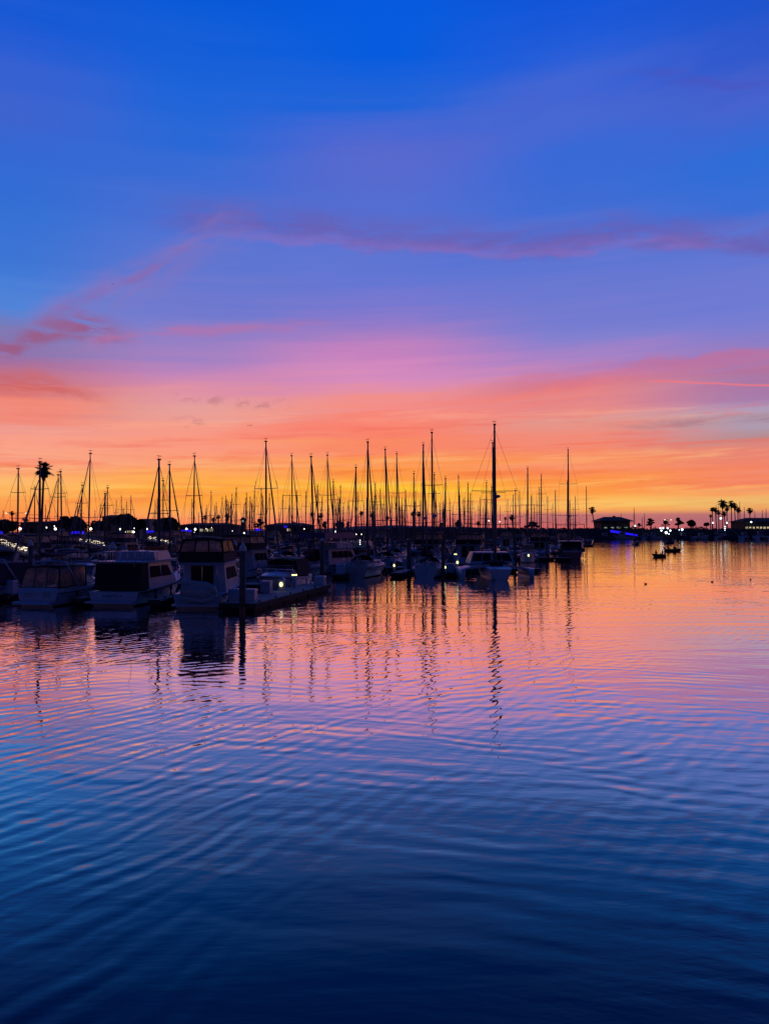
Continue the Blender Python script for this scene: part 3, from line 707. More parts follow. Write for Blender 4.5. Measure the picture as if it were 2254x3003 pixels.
sail_at(465, 1348, 71, 'sailboat with tall mast between two dark furled jibs over the bushy tree', jib='fwd', px_foot=468.5, cover='navy', r=.15, n_sp=1, half=(.5,), rev=True, jr=.11)
sail_at(478, 1410, 106, 'sailboat with mast just right of the tall leaning mast over the bushy tree', jib='frac', cover='tan', px_foot=479)
sail_at(496, 1363, 88, 'sailboat with dark mast and jib slanting right behind the bridge cruiser', jib='fwd', px_foot=500, cover='black', n_sp=1, half=(.52,), r=.13, jr=.11)
sail_at(570, 1338, 88, 'sailboat with tall lone mast rising over the bridge cruiser', jib='fwd', px_foot=567, cover='navy', n_sp=1, half=(.62,), jr=.11)
sail_at(779, 1295, 87, 'sailboat with very tall mast and upturned spreaders behind the cabin boat', up=True, px_foot=781, cover='maroon', r=.13, jr=.12, n_sp=2, half=(.2,.6), B=4.2, L=11)
sail_at(854.6, 1337, 103, 'sailboat with tall mast and radar above the grey piling by the dock lamps', radar=.32, px_foot=858.5, cover='navy', half=(.14,.6), B=3.9, L=10.5)
sail_at(911.5, 1339.5, 86.5, 'sailboat with leaning mast and name lettered transom by the dock end', px_foot=921, hm='greyhull', cover='maroon', half=(.27,), B=3.6, r=.13, jr=.11)
sail_at(959.5, 1335, 102.5, 'sailboat with tall slim mast over the flat topped yacht', px_foot=962, cover='tan', half=(.18,.6), B=3.8, L=10.5, jr=.12)
sail_at(1043, 1371, 102, 'sailboat with stout mast and jib slanting left above the flat topped yacht', jib='fwd', px_foot=1042, rev=True, cover='black', r=.15, half=(.62,))
sail_at(1078, 1297, 86, 'sailboat with very tall straight mast and arched maroon dodger', px_foot=1077.5, hm='greyhull', cover='maroon', half=(.3,), B=4.2, L=11, r=.14, jr=.12)
sail_at(1129, 1318, 104, 'sailboat with tall leaning mast carrying a radar near the middle', px_foot=1137, radar=.27, cover='navy', half=(.33,), B=4.2, r=.14, jr=.11)
sail_at(1163, 1331, 121, 'sailboat with tall mast and arched upper spreader near the middle', px_foot=1163, cover='green', half=(.2,.6), B=4.0, r=.12, jr=.12)
sail_at(1241, 1305, 102, 'sailboat with tall thick mast, a radar and thick lower shroud', px_foot=1239, radar=.34, cover='black', half=(.3,), B=6, r=.17, jr=.14)
sail_at(1266, 1269, 85, 'sailboat with tallest middle mast and dark covered cockpit beside the square piling', px_foot=1268, radar=.35, cover='navy', half=(.25,.59), B=3.6, r=.12, jib=None, hm='white', L=10)
sail_at(1306, 1403, 120, 'sailboat with bare medium mast just right of the tallest middle mast', px_foot=1304, jib=None, cover='tan', r=.15, n_sp=1)
sail_at(1344, 1399, 122, 'sailboat with mast doubled by a thick furled sail over the spreading tree', px_foot=1346, cover='navy', jr=.15, half=(.5,))
sail_at(1444.5, 1299, 100, 'sailboat with tall mast right behind the trimaran mast', px_foot=1448, cover='navy', half=(.25,.56), B=4.6, r=.15, jib=None)
sail_at(1547, 1374.6, 124, 'sailboat with bold bare mast right of the trimaran', px_foot=1546, jib=None, cover='black', r=.15, n_sp=1)
sail_at(1587, 1394, 152, 'sailboat with pale mast over a tangle of gear right of the trimaran', px_foot=1585.5, jib='fwd', cover='navy', r=.14, rev=True)
sail_at(1718.7, 1427.6, 258, 'lone sailboat at the right end of the marina beside the thin palm', px_foot=1719, jib=None, cover='navy', r=.17, n_sp=1, half=(.45,), hm='bluehull', L=12, B=4.2)
# big dark ketch at the outer end
k = make_sailboat(L=12.5, B=4.8, H=mast_h(1313, 131), hm='bluehull', cover='black', jib=None, half=(.33,.65), r=.16, stripe=False)
rig_parts(k, mast_h(1414, 131), -.35, -1.7, 1.4, 12, 4.6, 1.5, 1.2, n_sp=0, half=(.36,), jib=None, radar=.5, mt='dark_alu', r=.13, lines=False)
h = MB(); h.fbox((-1.7,1.7,-5.6,-1.2),(-1.5,1.5,-5.3,-1.6), 1.2, 3.0); h.build('pilot_house', M['black'], k)
h = MB(); h.fbox((-1.9,1.9,-5.8,-.9),(-1.85,1.85,-5.7,-1.0), 3.001, 3.1); h.build('house_roof', M['white'], k)
h = MB()
for s in (-1, 1):
    h.tube([(s*2.3,-3,1.2),(s*2.3,-3,5.9)], .05, 4); h.tube([(s*.4,-4.5,3.1),(s*1.9,-5.6,4.9)], .05, 4)
    for q in range(4): h.box((s*2.0,-5.4+q*.9,1.55),(.3,.5,.5))
h.tube([(-2.35,-3,5.9),(2.35,-3,5.9)], .05, 4); h.build('gear_frame', M['dark_alu'], k)
put(k, gx(1660, 131)+1.0, 133.5, SLIP*1.0+.05, label='big dark ketch seen from astern at the outer end of the docks', cat='sailboat'); take(k.location.x, 133, 3.5, 7)

# ---- trimaran, bow towards the camera
t_ = empty('trimaran')
c = MB(); R = []
for y, w0, w1, z1, kd in ((-4.6,.78,1.08,1.12,.1),(-4.2,.8,1.12,1.2,-.1),(-2,.9,1.2,1.3,-.4),(1,.95,1.25,1.3,-.45),(4.2,.7,1.1,1.2,-.2)):
    R.append([(-w1,y,z1),(-w0,y,kd+.2),(-w0*.6,y,kd-.1),(w0*.6,y,kd-.1),(w0,y,kd+.2),(w1,y,z1)])
c.loft(R, smooth=False); c.build('centre_hull', M['white'], t_)
for s in (-1, 1):
    a = MB(); R = []
    for y, w, z1 in ((-3.4,.12,1.0),(-2.6,.28,1.06),(0,.34,1.06),(2.5,.3,1.0),(3.8,.2,.95)):
        x = s*3.45; R.append([(x-w,y,z1),(x-w*.8,y,.2),(x,y,-.35),(x+w*.8,y,.2),(x+w,y,z1)])
    a.loft(R); a.build('outer_hull', M['white'], t_)
w = MB(); R = []
for y in (-2.0, -1.9, 1.8, 2.6):
    e = -.12 if y in (-2.0, 2.6) else 0
    R.append([(-3.6,y,.98+e*.3),(-2.2,y,1.26),(-1.0,y,1.42),(1.0,y,1.42),(2.2,y,1.26),(3.6,y,.98+e*.3),(3.6,y,.84),(2.2,y,1.06),(1.0,y,1.2),(-1.0,y,1.2),(-2.2,y,1.06),(-3.6,y,.84)])
w.loft(R, smooth=False); w.build('wing_deck', M['white'], t_)
wr = MB(); wr.tube([(-3.62,-2.02,1.0),(-2.2,-2.04,1.29),(-1.0,-2.04,1.45),(1.0,-2.04,1.45),(2.2,-2.04,1.29),(3.62,-2.02,1.0)], .035, 5); wr.build('wing_edge', M['cream'], t_)
h = MB(); h.fbox((-2.4,2.4,.6,4.2),(-1.95,1.95,1.1,3.9), 1.40, 2.62); h.build('cabin', M['white'], t_)
g = MB()
for x0, x1 in ((-2.15,-1.15),(-1.07,-.1),(.1,1.07),(1.15,2.15)):
    def X_(x, u): return x*(1-.14*u)
    def Y2(u): return .6+.5*((u*.84+.14))-.02
    g.add([(X_(x0,.1),Y2(.1),1.68),(X_(x1,.1),Y2(.1),1.68),(X_(x1*.96,.8),Y2(.84),2.5),(X_(x0*.96,.8),Y2(.84),2.5)], [(0,1,2,3)])
g.build('front_window', M['glass'], t_)
cv = MB(); cv.ball((0,-1.2,1.45), 1.0, sq=(1.45,1.0,.42), nu=16); cv.build('foredeck_cover', M['black'], t_)
rig_parts(t_, mast_h(1246, 79), 0, -1.1, 1.5, 8.5, 7.0, 1.2, 1.2, half=(.28,.52), jib=None, radar=.48, mt='dark_alu', r=.17, sterny=4.0)
sg = MB(); sg.tube([(0,-1.35,1.6),(0,-1.38,8.8)], .16, 6); sg.build('furled_sail', M['sail'], t_)
put(t_, gx(1449, 79), 80.0, .02, label='white trimaran with three hulls and the tallest mast, facing the open water', cat='trimaran'); take(gx(1449,79), 80, 4.0, 6)
# open wooden skiff bow beyond the trimaran, other outer boats
o = make_express(7.5, 2.4, top='tan', hm='cream', covered=True, name='launch', arch=False); put(o, gx(1553, 116), 118, SLIP+pi, label='small cream launch with bow towards the open water right of the trimaran', cat='launch'); take(gx(1553,116), 118)
o = make_flybridge(11, 4.2, top='black', enc=True); put(o, gx(1598, 140), 145, SLIP, label='dark canopied motor yacht just left of the big dark ketch', cat='yacht'); take(gx(1598,140), 145)
# other boats one can tell apart in the middle distance
o = make_express(9.5, 3.3, top='navy', hm='white'); put(o, gx(225, 80), 80.5, SLIP+pi+.9, label='white cruiser with lit curtain and its bow to the left, above the trawler stern', cat='motorboat'); take(gx(225,80), 80, 3, 5)
o = make_flybridge(11, 4.0, top='black'); put(o, gx(728, 82), 84, SLIP, label='blue and white bridge yacht with lit curtain right behind the near pointed piling', cat='yacht'); take(gx(728,82), 84)
o = make_express(9, 3.2, top='black', covered=True); put(o, gx(856, 100)-6.2, 97.5, SLIP+pi-.5, label='white sport cruiser with black hooded cockpit behind the cabin boat', cat='motorboat')
o = make_flybridge(12.5, 4.1, enc=False, hard=True, nwin=4, name='motor_yacht'); put(o, gx(985, 88), 92, SLIP-.35, label='flat topped white motor yacht with long blue band near the dock end', cat='yacht'); take(gx(985,88), 92, 2, 6)
bb = MB(); bb.fbox((-1.9,1.9,-5.2,1.0),(-1.85,1.85,-5.2,1.0), 4.0, 4.66, cap=False); bb.build('canvas_band', M['stripe'], o)
o = make_flybridge(11, 4.2, top='black', enc=False, hard=True); put(o, gx(1052, 96), 99, SLIP, label='dark motor yacht with a row of small lights under its top', cat='yacht'); take(gx(1052,96), 99, 2.2, 6)
l_ = MB()
for q in range(5): l_.ball((-1.3+q*.65, -4.5, 4.42), .05)
for q in range(3): l_.ball((1.15, -4.62, 3.2+q*.24), .05)
l_.build('deck_light', M['lamp'], o)
o = make_flybridge(11, 4.2, top='black'); put(o, gx(1268, 112), 115, SLIP, label='bridge yacht with dark top and lit curtain behind the tallest middle mast', cat='yacht'); take(gx(1268,112), 115)
o = make_flybridge(11, 4.2, top='black'); put(o, gx(1392, 108), 113, SLIP, label='blue and white bridge yacht with lit curtain left behind the trimaran', cat='yacht'); take(gx(1392,108), 113)

# ---- docks
def dock(p, q, w, label, **k): return tag(make_dock(p, q, w, **k), label, 'dock', 'floating docks of the marina')
dock((-9.0, 47.2), (-5.6, 63.8), 2.3, 'long floating dock running out from the near pointed piling')
dock((-40, 57.6), (-24.6, 54.4), 1.5, 'short low dock at the left edge beside the nearest cruiser')
dock((-20.1, 50.6), (-19.2, 58.0), .8, 'narrow finger dock between the nearest cruiser and the trawler')
dock((-14.7, 49.4), (-13.9, 57), .8, 'narrow finger dock between the trawler and the bridge cruiser')
dock((-48, 71.5), (-7.6, 63.3+.2), 2.0, 'main walkway behind the three nearest motorboats', cleats=False)
FP = []
for R, x0, x1 in ((93, -60, 18), (130, -78, 30), (167, -82, 40), (204, -60, 50), (241, -48, 62), (278, -36, 72)):
    dock((x0, R-.2*x0), (x1, R-.2*x1), 2.2, 'main walkway across the marina, %s' % {93:'the one behind the trimaran row',130:'second behind the trimaran row',167:'third behind the trimaran row',204:'fourth behind the trimaran row',241:'last but one before the far shore',278:'nearest the far shore'}[R], cleats=False)
for i, (px, Y, lab) in enumerate(((990, 78, 'finger dock with a white box left of the arched maroon dodger'), (1162, 80, 'finger dock with a yellow lamp near the middle'), (1318, 81, 'finger dock with bright lamps left of the trimaran'))):
    x = gx(px, Y); dock((x, Y), (x+2.2, Y+11), 1.3, lab)
# ---- pilings
def pile(px, Y, top, label, cap='cone', r=.19, capm='cap', **k):
    p = at(px, top, Y); o = make_pile(p.z-(r*2 if cap == 'cone' else .24), r, cap, capm=capm)
    return put(o, p.x, Y, .3, label=label, cat='piling', group='dock pilings')
pile(712, 47.0, 1591, 'dark piling with pointed white cap at the near dock corner', r=.2)
pile(944.5, 72, 1579, 'grey piling with rounded top behind the dock end box', cap='round', r=.21)
pile(1298.5, 79, 1583, 'square looking dark piling left of the trimaran', cap='round', r=.2, capm='pile')
pile(1199, 88, 1582, 'brown piling behind the finger dock with the yellow lamp', cap='round', r=.27, capm='pile')
pile(1080, 88, 1597, 'dark piling behind the arched maroon dodger', cap='round', r=.24, capm='pile')
pile(91, 66, 1583, 'dark piling with pointed cap at far left behind the nearest cruiser', r=.2)
pile(331, 78, 1588, 'broad piling with large pale cone cap above the trawler', r=.34)
pile(1602, 126, 1566, 'thin dark piling between the launch and the big ketch', cap='round', r=.16, capm='pile')
pile(876, 84, 1598, 'thin dark piling right of the sport cruiser with hood', cap='round', r=.16, capm='pile')
pile(908, 88, 1578, 'broad grey piling left of the rounded dock end piling', cap='round', r=.29)
pile(689, 70, 1584, 'dark piling just left behind the near pointed piling', r=.2)
pile(1372, 96, 1590, 'dark piling left behind the trimaran cabin', cap='round', r=.2, capm='pile')
pile(1509, 98, 1578, 'dark piling right behind the trimaran cabin', cap='round', r=.2, capm='pile')
# ---- dock furniture
def onto(o, px, py, Y, label, cat, rz=SLIP, z=.5): p = at(px, py, Y); return put(o, p.x, Y, rz, z, label, cat, 'boxes and lamps on the docks')
onto(make_box(.75,.6,.75), 781, 1737, 54.6, 'white dock box halfway along the long dock', 'dock box')
onto(make_box(.85,.7,.62), 938, 1713, 62.6, 'white dock box at the far end of the long dock', 'dock box')
onto(make_box(.7,.6,.62), 736, 1766, 48.9, 'white dock box just right of the near pointed piling', 'dock box')
onto(make_box(.8,.6,.6), 690, 1770, 49.2, 'white dock box just left of the near pointed piling', 'dock box')
onto(make_box(.85,.6,.65), 860, 1668, 92, 'white dock box below the sport cruiser with hood', 'dock box')
onto(make_box(.9,.7,.8), 999, 1680, 79.5, 'white dock box on the finger dock left of the arched dodger', 'dock box')
onto(make_box(.9,.7,.8), 1320, 1680, 82, 'white dock box on the finger dock left of the trimaran', 'dock box')
onto(make_box(.5,.5,.8), 36, 1758, 54.5, 'narrow white box on the low dock at the left edge', 'dock box')
onto(make_pedestal(.8, 'lamp_warm', True, w=.42, lr=.13), 827, 1731, 56.5, 'power pedestal with round yellow lamp on the long dock', 'pedestal')
onto(make_pedestal(.95, 'lamp_warm', w=.34), 863, 1735, 59.5, 'power pedestal with flat yellow top lamp near the dock end', 'pedestal')
onto(make_pedestal(.95, 'lamp_warm', True, lr=.1), 1156, 1680, 84, 'power pedestal with yellow lamp near the middle of the marina', 'pedestal')
onto(make_pedestal(.95, 'lamp_warm', True, lr=.1), 1305, 1680, 80, 'power pedestal with white lamp beside the square dark piling', 'pedestal')
onto(make_pedestal(1.5, 'lamp_warm', True, lr=.12), 1341, 1680, 84, 'power pedestal with tall white lamp next to the trimaran wing', 'pedestal')
onto(make_pedestal(1.7, 'lamp_warm', w=.3), 1335, 1680, 86, 'tall power pedestal with flat lamp left of the trimaran', 'pedestal')
onto(make_pedestal(1.6, 'lamp_warm', True, lr=.16), 347, 1640, 80, 'power pedestal with yellow lamp beside the pale cone capped piling', 'pedestal')
onto(make_pedestal(1.2, 'lamp_dim', True, lr=.15), 60, 1680, 66, 'power pedestal with dim yellow lamp at the left edge', 'pedestal')
onto(make_pedestal(1.2, 'lamp', True, lr=.1), 1366, 1640, 118, 'power pedestal with small white lamp left behind the trimaran', 'pedestal')
onto(make_pedestal(1.2, 'lamp_warm', True, lr=.13), 1549, 1640, 112, 'power pedestal with yellow green lamp behind the cream launch', 'pedestal')

# illegible dark lettering on two transoms
def lettering(o, w, z, L, seed):
    m = MB(); rr = random.Random(seed); x = -w/2
    while x < w/2:
        h = rr.uniform(.09, .17); m.box((x, -L/2-.035, z+h/2), (.035, .02, h)); 
        if rr.random() < .6: m.box((x+.05, -L/2-.035, z+rr.choice([.02, h-.02])), (.08, .02, .03))
        x += rr.uniform(.12, .18)
    m.build('lettering', M['stripe'], o)
lettering(tr, 1.3, .62, 10.5, 3)

take(-36.5, 73, 3.5, 4); take(gx(278, 104), 104, 2.2, 4); take(gx(474, 114), 114, 2.0, 4)
# ------------------------------------------------------------------ the crowd of moored boats behind
def edge_r(Y): return 15+(Y-78)*.30
def shore_y(x):
    P = [(-400,175),(-100,182),(-60,212),(-35,285),(0,365),(60,405),(400,425)]
    for (a, b), (c, d) in zip(P, P[1:]):
        if a <= x <= c: return b+(d-b)*(x-a)/(c-a)
    return 425
ROWS = [67, 85, 101, 122, 138, 159, 175, 196, 212, 233, 249, 270, 286, 302]
landmarks = [(60,'the left edge'),(124,'the big palm'),(264,'the slim mast over the round tree'),(343,'the pale lit building'),(468,'the mast over the bushy tree'),(569,'the lone bridge cruiser mast'),
             (712,'the square tower'),(780,'the upturned spreader mast'),(857,'the dock lamp mast'),(915,'the leaning mast by the dock end'),(960,'the flat topped yacht mast'),(1078,'the very tall straight mast'),(1163,'the arched spreader mast'),(1266,'the tallest middle mast'),
             (1345,'the spreading tree'),(1453,'the trimaran mast'),(1547,'the bold bare mast'),(1653,'the big ketch masts'),(1719,'the lone right end mast')]
ORD = ['first','second','third','fourth','fifth','sixth','seventh','eighth','ninth','tenth','eleventh','twelfth']
def rel(seq, word):
    """labels for a list of (px, object): the nth to the right of the landmark before it"""
    cnt = {}
    for px, o, adj in sorted(seq, key=lambda q: q[0]):
        base = [l for l in landmarks if l[0] <= px]
        nm = base[-1][1] if base else 'the left frame edge'
        key = (nm, adj); cnt[key] = cnt.get(key, 0)+1
        n = cnt[key]
        w = ORD[n-1]+' ' if n <= 12 else 'further '
        side = 'right of' if base else 'at'
        o['label'] = '%s%s %s %s' % (w, adj+' '+word if adj else word, side, nm)
# prototypes, several looks each
protos = []
sk = [('white','navy',2,'fwd',.09),('white','tan',1,None,.09),('cream','maroon',2,'fwd',.1),('bluehull','navy',2,'frac',.09),('white','green',1,'fwd',.1),('greyhull','black',2,None,.1)]
TD = {}
for i, (hm, cv, ns, jb, r) in enumerate(sk):
    o = make_sailboat(L=9.5+.4*(i % 3), B=3.1, H=13.0, hm=hm, cover=cv, n_sp=ns, jib=jb, r=r*1.25, wins3=False, full=(i % 2 == 0), dodger=i != 1)
    tree_of(o, TD); protos.append(o)
mk = [lambda: make_express(8.2, 2.9, 'navy'), lambda: make_express(8.8, 3.1, 'tan', covered=True), lambda: make_flybridge(10.5, 3.8, 'navy'), lambda: make_flybridge(11, 3.9, 'black', enc=False, hard=True),
      lambda: make_express(7.8, 2.8, 'maroon', hm='cream', covered=True, arch=False), lambda: make_flybridge(10, 3.6, 'tan', hm='cream')]
mnames = ['navy topped white cruiser','tan covered white cruiser','navy canopied bridge yacht','hardtop white yacht','maroon covered cream launch','tan canopied cream yacht']
mprotos = []
for f_ in mk:
    o = f_(); tree_of(o, TD); mprotos.append(o)
used = set()
def clone(p):
    if p in used: return copy_tree(p, TD)
    used.add(p); return p
small = [(102,1429),(10,1499),(134,1483),(228,1477),(236,1472),(294,1482),(279,1499),(341,1470),(356,1458),(362,1494),(371,1473),(384,1458),
 (455,1470),(462,1466),(563,1466),(619,1444),(662,1457),(667,1471),(680,1452),(692.5,1434),(723,1449),(716,1479),(738,1479),(746,1441),(606,1483),(591,1487),(647,1493),(688,1502),
 (766,1436),(770,1457),(790,1451),(829,1455),(849,1453),(870,1443),(897,1444),(931,1426),(911,1478),(977,1413),(944,1460),(998,1428),(995,1461),(987,1480),(1019,1474),(982,1486),
 (1048,1447),(1066,1472),(1085,1468),(1097,1456),(1100,1420),(1115,1438),(1178,1463),(1189,1441),(1148,1457),(1213,1389),(1218,1444),(1273,1392),(1277,1443),(1348,1456),(1371.6,1420),(1378,1451),(1359,1467),(1318,1466),
 (1372,1470),(1402,1485),(1426,1415),(1441,1430),(1466,1487),(1488,1468),(1504,1453),(1511,1438),(1523,1443),(1557,1455),(1574,1471),(1581,1435),(1605,1459),(1628,1442),(1670,1471),(1620,1480)]
rnd = random.Random(5)
sails = []; motors = []
def place_sail(px, top, want=12.6):
    best = None
    for R in ROWS[2:]:
        Y = R
        for _ in range(3): Y = R-.2*gx(px, Y)
        x = gx(px, Y); H = mast_h(top, Y)
        if Y > shore_y(x)-9 or x > edge_r(Y)+2: continue
        sc = abs(H-want)+(0 if free(x, Y, .2, 4) else 3.5)+(0 if free(x, Y, 1.2, 4) else 1.5)
        if best is None or sc < best[0]: best = (sc, x, Y, H, R)
    if best is None or best[0] > 7: return False
    _, x, Y, H, R = best; i = rnd.randrange(len(protos)); o = clone(protos[i])
    rev = ROWS.index(R) % 2 == 0
    put(o, x, Y, SLIP+(pi if rev else 0)+rnd.uniform(-.03,.03)); L = 9.5+.4*(i % 3)
    s = min(1.25, max(.8, H/12.8)); kx = s
    o.scale = (kx, kx, H/13.0)                 # hull a little longer with the mast
    sx, sy = -sin(o.rotation_euler.z)*.07*L*s, cos(o.rotation_euler.z)*.07*L*s
    o.location.x -= sx; o.location.y -= sy
    take(x-sx, Y-sy, 1.45, 5); sails.append((px, o, ['white hulled','pale hulled','cream hulled','dark hulled','white hulled','grey hulled'][i]))
    return True
for px, top in small: place_sail(px, top)
# further low masts near the horizon
for _ in range(75): place_sail(rnd.choice([rnd.uniform(590, 1000), rnd.uniform(980, 1700), rnd.uniform(1000, 1420)]), rnd.uniform(1458, 1512), 13)
for R in ROWS:
    x = -.52*R-3
    while x < edge_r(R)+1:
        Y = R-.2*x
        x_ = x+rnd.uniform(-.4, .4)
        ok = Y < shore_y(x_)-9 and abs(x_) < .53*Y+2 and free(x_, Y, 1.55, 4.5) and x_ < edge_r(Y)-1
        if R == 67 and x_ > -13: ok = False
        if R == 85 and -14 < x_ < 26: ok = False
        if R > 212 and rnd.random() < .25: ok = False
        if ok and rnd.random() < .93:
            i = rnd.randrange(6); o = clone(mprotos[i]); rev = ROWS.index(R) % 2 == 0
            if R >= 67 and rnd.random() < .3: rev = not rev
            put(o, x_, Y, SLIP+(pi if rev else 0)+rnd.uniform(-.04,.04)); s = rnd.uniform(.86, 1.06); o.scale = (s, s, s)
            take(x_, Y, 1.7, 5); motors.append((CX+x_/Y*F, o, mnames[i]))
        x += 4.5
for p in protos+mprotos:
    if p not in used:
        for c in tree_of(p, {}): bpy.data.objects.remove(c)
rel(sails, 'distant sailboat'); rel(motors, 'moored behind')
for _, o, a in sails: o['category'] = 'sailboat'; o['group'] = 'distant sailboats in the crowded marina'
for _, o, a in motors: o['category'] = 'motorboat'; o['group'] = 'distant motorboats in the crowded marina'

# ------------------------------------------------------------------ shore, hills
def sheet(name, P, Z, far, m, kind='structure'):
    """bank: from below water at the shoreline up to Z and back to far"""
    mb = MB(); rings = []
    xs = []
    for (a, b), (c, d) in zip(P, P[1:]):
        n = max(1, int((c-a)/6))
        for i in range(n): xs.append((a+(c-a)*i/n, b+(d-b)*i/n))
    xs.append(P[-1])
    rr = random.Random(3)
    for x, y in xs:
        z = Z(x); j = lambda q: rr.uniform(-q, q)
        rings.append([(x, y-2, -1.0), (x+j(.6), y+j(.8), .25+j(.2)), (x+j(.6), y+2+j(.8), z*.5+j(.4)), (x, y+4.5+j(.6), z-.2+j(.25)), (x, y+6, z), (x, y+60, z), (x*1.2, far, z)])
    mb.loft(rings, close=False, cap=False, smooth=False)
    # front strip rock, the rest earth
    n = 7; k = 0
    for i in range(len(rings)-1):
        for q in range(n-1):
            mb.m[k] = 0 if q < 3 else 1; k += 1
    return tag(mb.build(name, m), kind=kind)
SH = [(-400,175),(-100,182),(-60,212),(-35,285),(0,365),(60,405),(400,425),(1500,440)]
def landz(x):
    P = [(-400,2.3),(-60,2.4),(-35,2.8),(-10,4.6),(10,5.5),(60,5.4),(140,5.0),(1500,4.6)]
    for (a, b), (c, d) in zip(P, P[1:]):
        if a <= x <= c: return b+(d-b)*(x-a)/(c-a)
    return 3
sheet('ground', SH, landz, 5200, [M['rock'], M['earth']])
hl = MB(); rg = []
for i in range(90):
    a = -.42+.95*i/89; x = 7000*a; e = max(0, sin(i*.19+.6))*.5+max(0, sin(i*.41))*.3+.2*sin(i*1.3)*.4
    wt_ = math.exp(-((a-.035)/.12)**2)
    z = 8+(26+34*e)*wt_
    rg.append([(x, 6900, -2), (x, 7300, z*.55+5*sin(i*.9)*wt_), (x+60, 7900, z), (x, 9000, -2)])
hl.loft(rg, close=False, cap=False); tag(hl.build('hills', M['hill']), kind='structure')

# ------------------------------------------------------------------ trees
def tri_cloud(m, c, rad, n, size, rr, flat=.75):
    for _ in range(n):
        while True:
            v = Vector((rr.uniform(-1,1), rr.uniform(-1,1), rr.uniform(-1,1)))
            if .35 < v.length < 1: break
        p = Vector(c)+Vector((v.x*rad, v.y*rad, v.z*rad*flat))
        a = Vector((rr.uniform(-1,1), rr.uniform(-1,1), rr.uniform(-1,1))).normalized()*size*rr.uniform(.6,1.3)
        b = a.cross(Vector((rr.uniform(-1,1), rr.uniform(-1,1), rr.uniform(-1,1)))).normalized()*size*rr.uniform(.4,.9)
        m.add([p-a, p+b, p+a, p-b], [(0,1,2,3)])
def broad_tree(px, base_y, Y, halfw, hgt, label, seed=0, shape='round', name='broadleaf_tree', dens=1.0):
    rr = random.Random(seed); p = at(px, base_y, Y); g = landz(p.x); root = empty(name, (p.x, Y, g))
    H = p.z-g; hw = halfw*Y/F; tk = MB(); cr = MB()
    ht = hgt*Y/F; z0 = max(H-ht, .4)
    tk.tube([(0,0,0),(.1,0,z0+ht*.3)], [.07*ht+.12, .04*ht], 6)
    N = 14 if shape == 'round' else 11
    for i in range(N):
        a = rr.uniform(0, 2*pi)
        if shape == 'round': q = sqrt(rr.random())*.74; zz = z0+ht*(.3+.66*rr.random()*(1.1-q*q)); r = hw*rr.uniform(.26,.4); fl = .8
        elif shape == 'tier': q = rr.random()*.75; zz = z0+ht*(.25+.7*(i/N))*(1-.1*q); q *= 1.15-.85*i/N; r = hw*rr.uniform(.2,.34); fl = .38
        else: q = rr.random()*.4; zz = z0+ht*.5; r = hw*.5; fl = .8
        c = (cos(a)*q*hw, sin(a)*q*hw, min(zz, H-r*fl*.9))
        tk.tube([(0.05,0,z0+ht*.12), (c[0]*.5,c[1]*.5,(z0+c[2])/2+.1), c], [.035*ht, .02*ht, .01*ht], 4)
        tri_cloud(cr, c, r, int(130*dens), .1*sqrt(hw)+.05*hw, rr, fl)
    if shape == 'round': tri_cloud(cr, (0,0,z0+ht*.5), hw*.84, int(620*dens), .12*sqrt(hw)+.05*hw, rr, ht*.47/(hw*.84))
    tk.build('trunk', M['bark'], root); cr.build('crown', M['leaf'], root)
    return tag(root, label, 'tree', 'trees along the shore')
def palm(px, cy, Y, r_px, label, seed=0, base_px=None, name='palm_tree', group='palm trees along the shore', trunk_r=.22):
    rr = random.Random(seed); p = at(px, cy, Y); g = landz(p.x); bx = at(base_px or px, cy, Y).x-p.x
    root = empty(name, (p.x, Y, g)); H = p.z-g; R = r_px*1.25*Y/F
    t = MB(); t.tube([(bx,0,-.2),(bx*.6,0,H*.4),(bx*.15,0,H*.8),(0,0,H)], [trunk_r*1.3,trunk_r,trunk_r*.9,trunk_r*.8], 7); t.build('trunk', M['bark'], root)
    c = MB()
    for k in range(70):
        a = rr.uniform(0, 2*pi); e = rr.uniform(-1.15, 1.35); L = R*rr.uniform(.7, 1.12)*(1 if e > -.5 else .8)
        d = Vector((cos(a)*cos(e), sin(a)*cos(e), sin(e))); s = Vector((-sin(a), cos(a), 0)); up = d.cross(s)
        m0 = d*L*.45; tip = d*L+Vector((0, 0, -.18*L))
        for q in range(-3, 4):                 # fan of narrow leaflets
            f = q/3; q0 = m0+s*(f*.06*L)+Vector((0, 0, H)); q1 = m0.lerp(tip, 1-.25*abs(f))+s*(f*.34*L)+Vector((0, 0, H-.08*L*abs(f)))
            w = (s+up*.4)*.11*L
            c.add([q0-w*.6, q1, q0+w*.6, q0*.5+q1*.5+w], [(0,1,3),(1,2,3)])
        c.add([Vector((0,0,H))-s*.02*L, m0+Vector((0,0,H))-s*.03*L, m0+Vector((0,0,H))+s*.03*L], [(0,1,2)])
    c.ball((0, 0, H-.1*R), R*.4, sq=(1,1,.9)); c.build('frond_crown', M['palm'], root)
    sk_ = MB(); sk_.loft([[(a_*cos(2*pi*i/8), a_*sin(2*pi*i/8), z) for i in range(8)] for a_, z in ((trunk_r, H-R*1.15), (R*.24, H-R*.75), (R*.3, H-R*.3), (R*.15, H))]); sk_.build('dead_skirt', M['bark'], root)
    return tag(root, label, 'palm', group)
palm(129, 1377, 205, 24, 'tall fan palm at the far left, much the nearest and biggest palm', 1, base_px=123, trunk_r=.3)
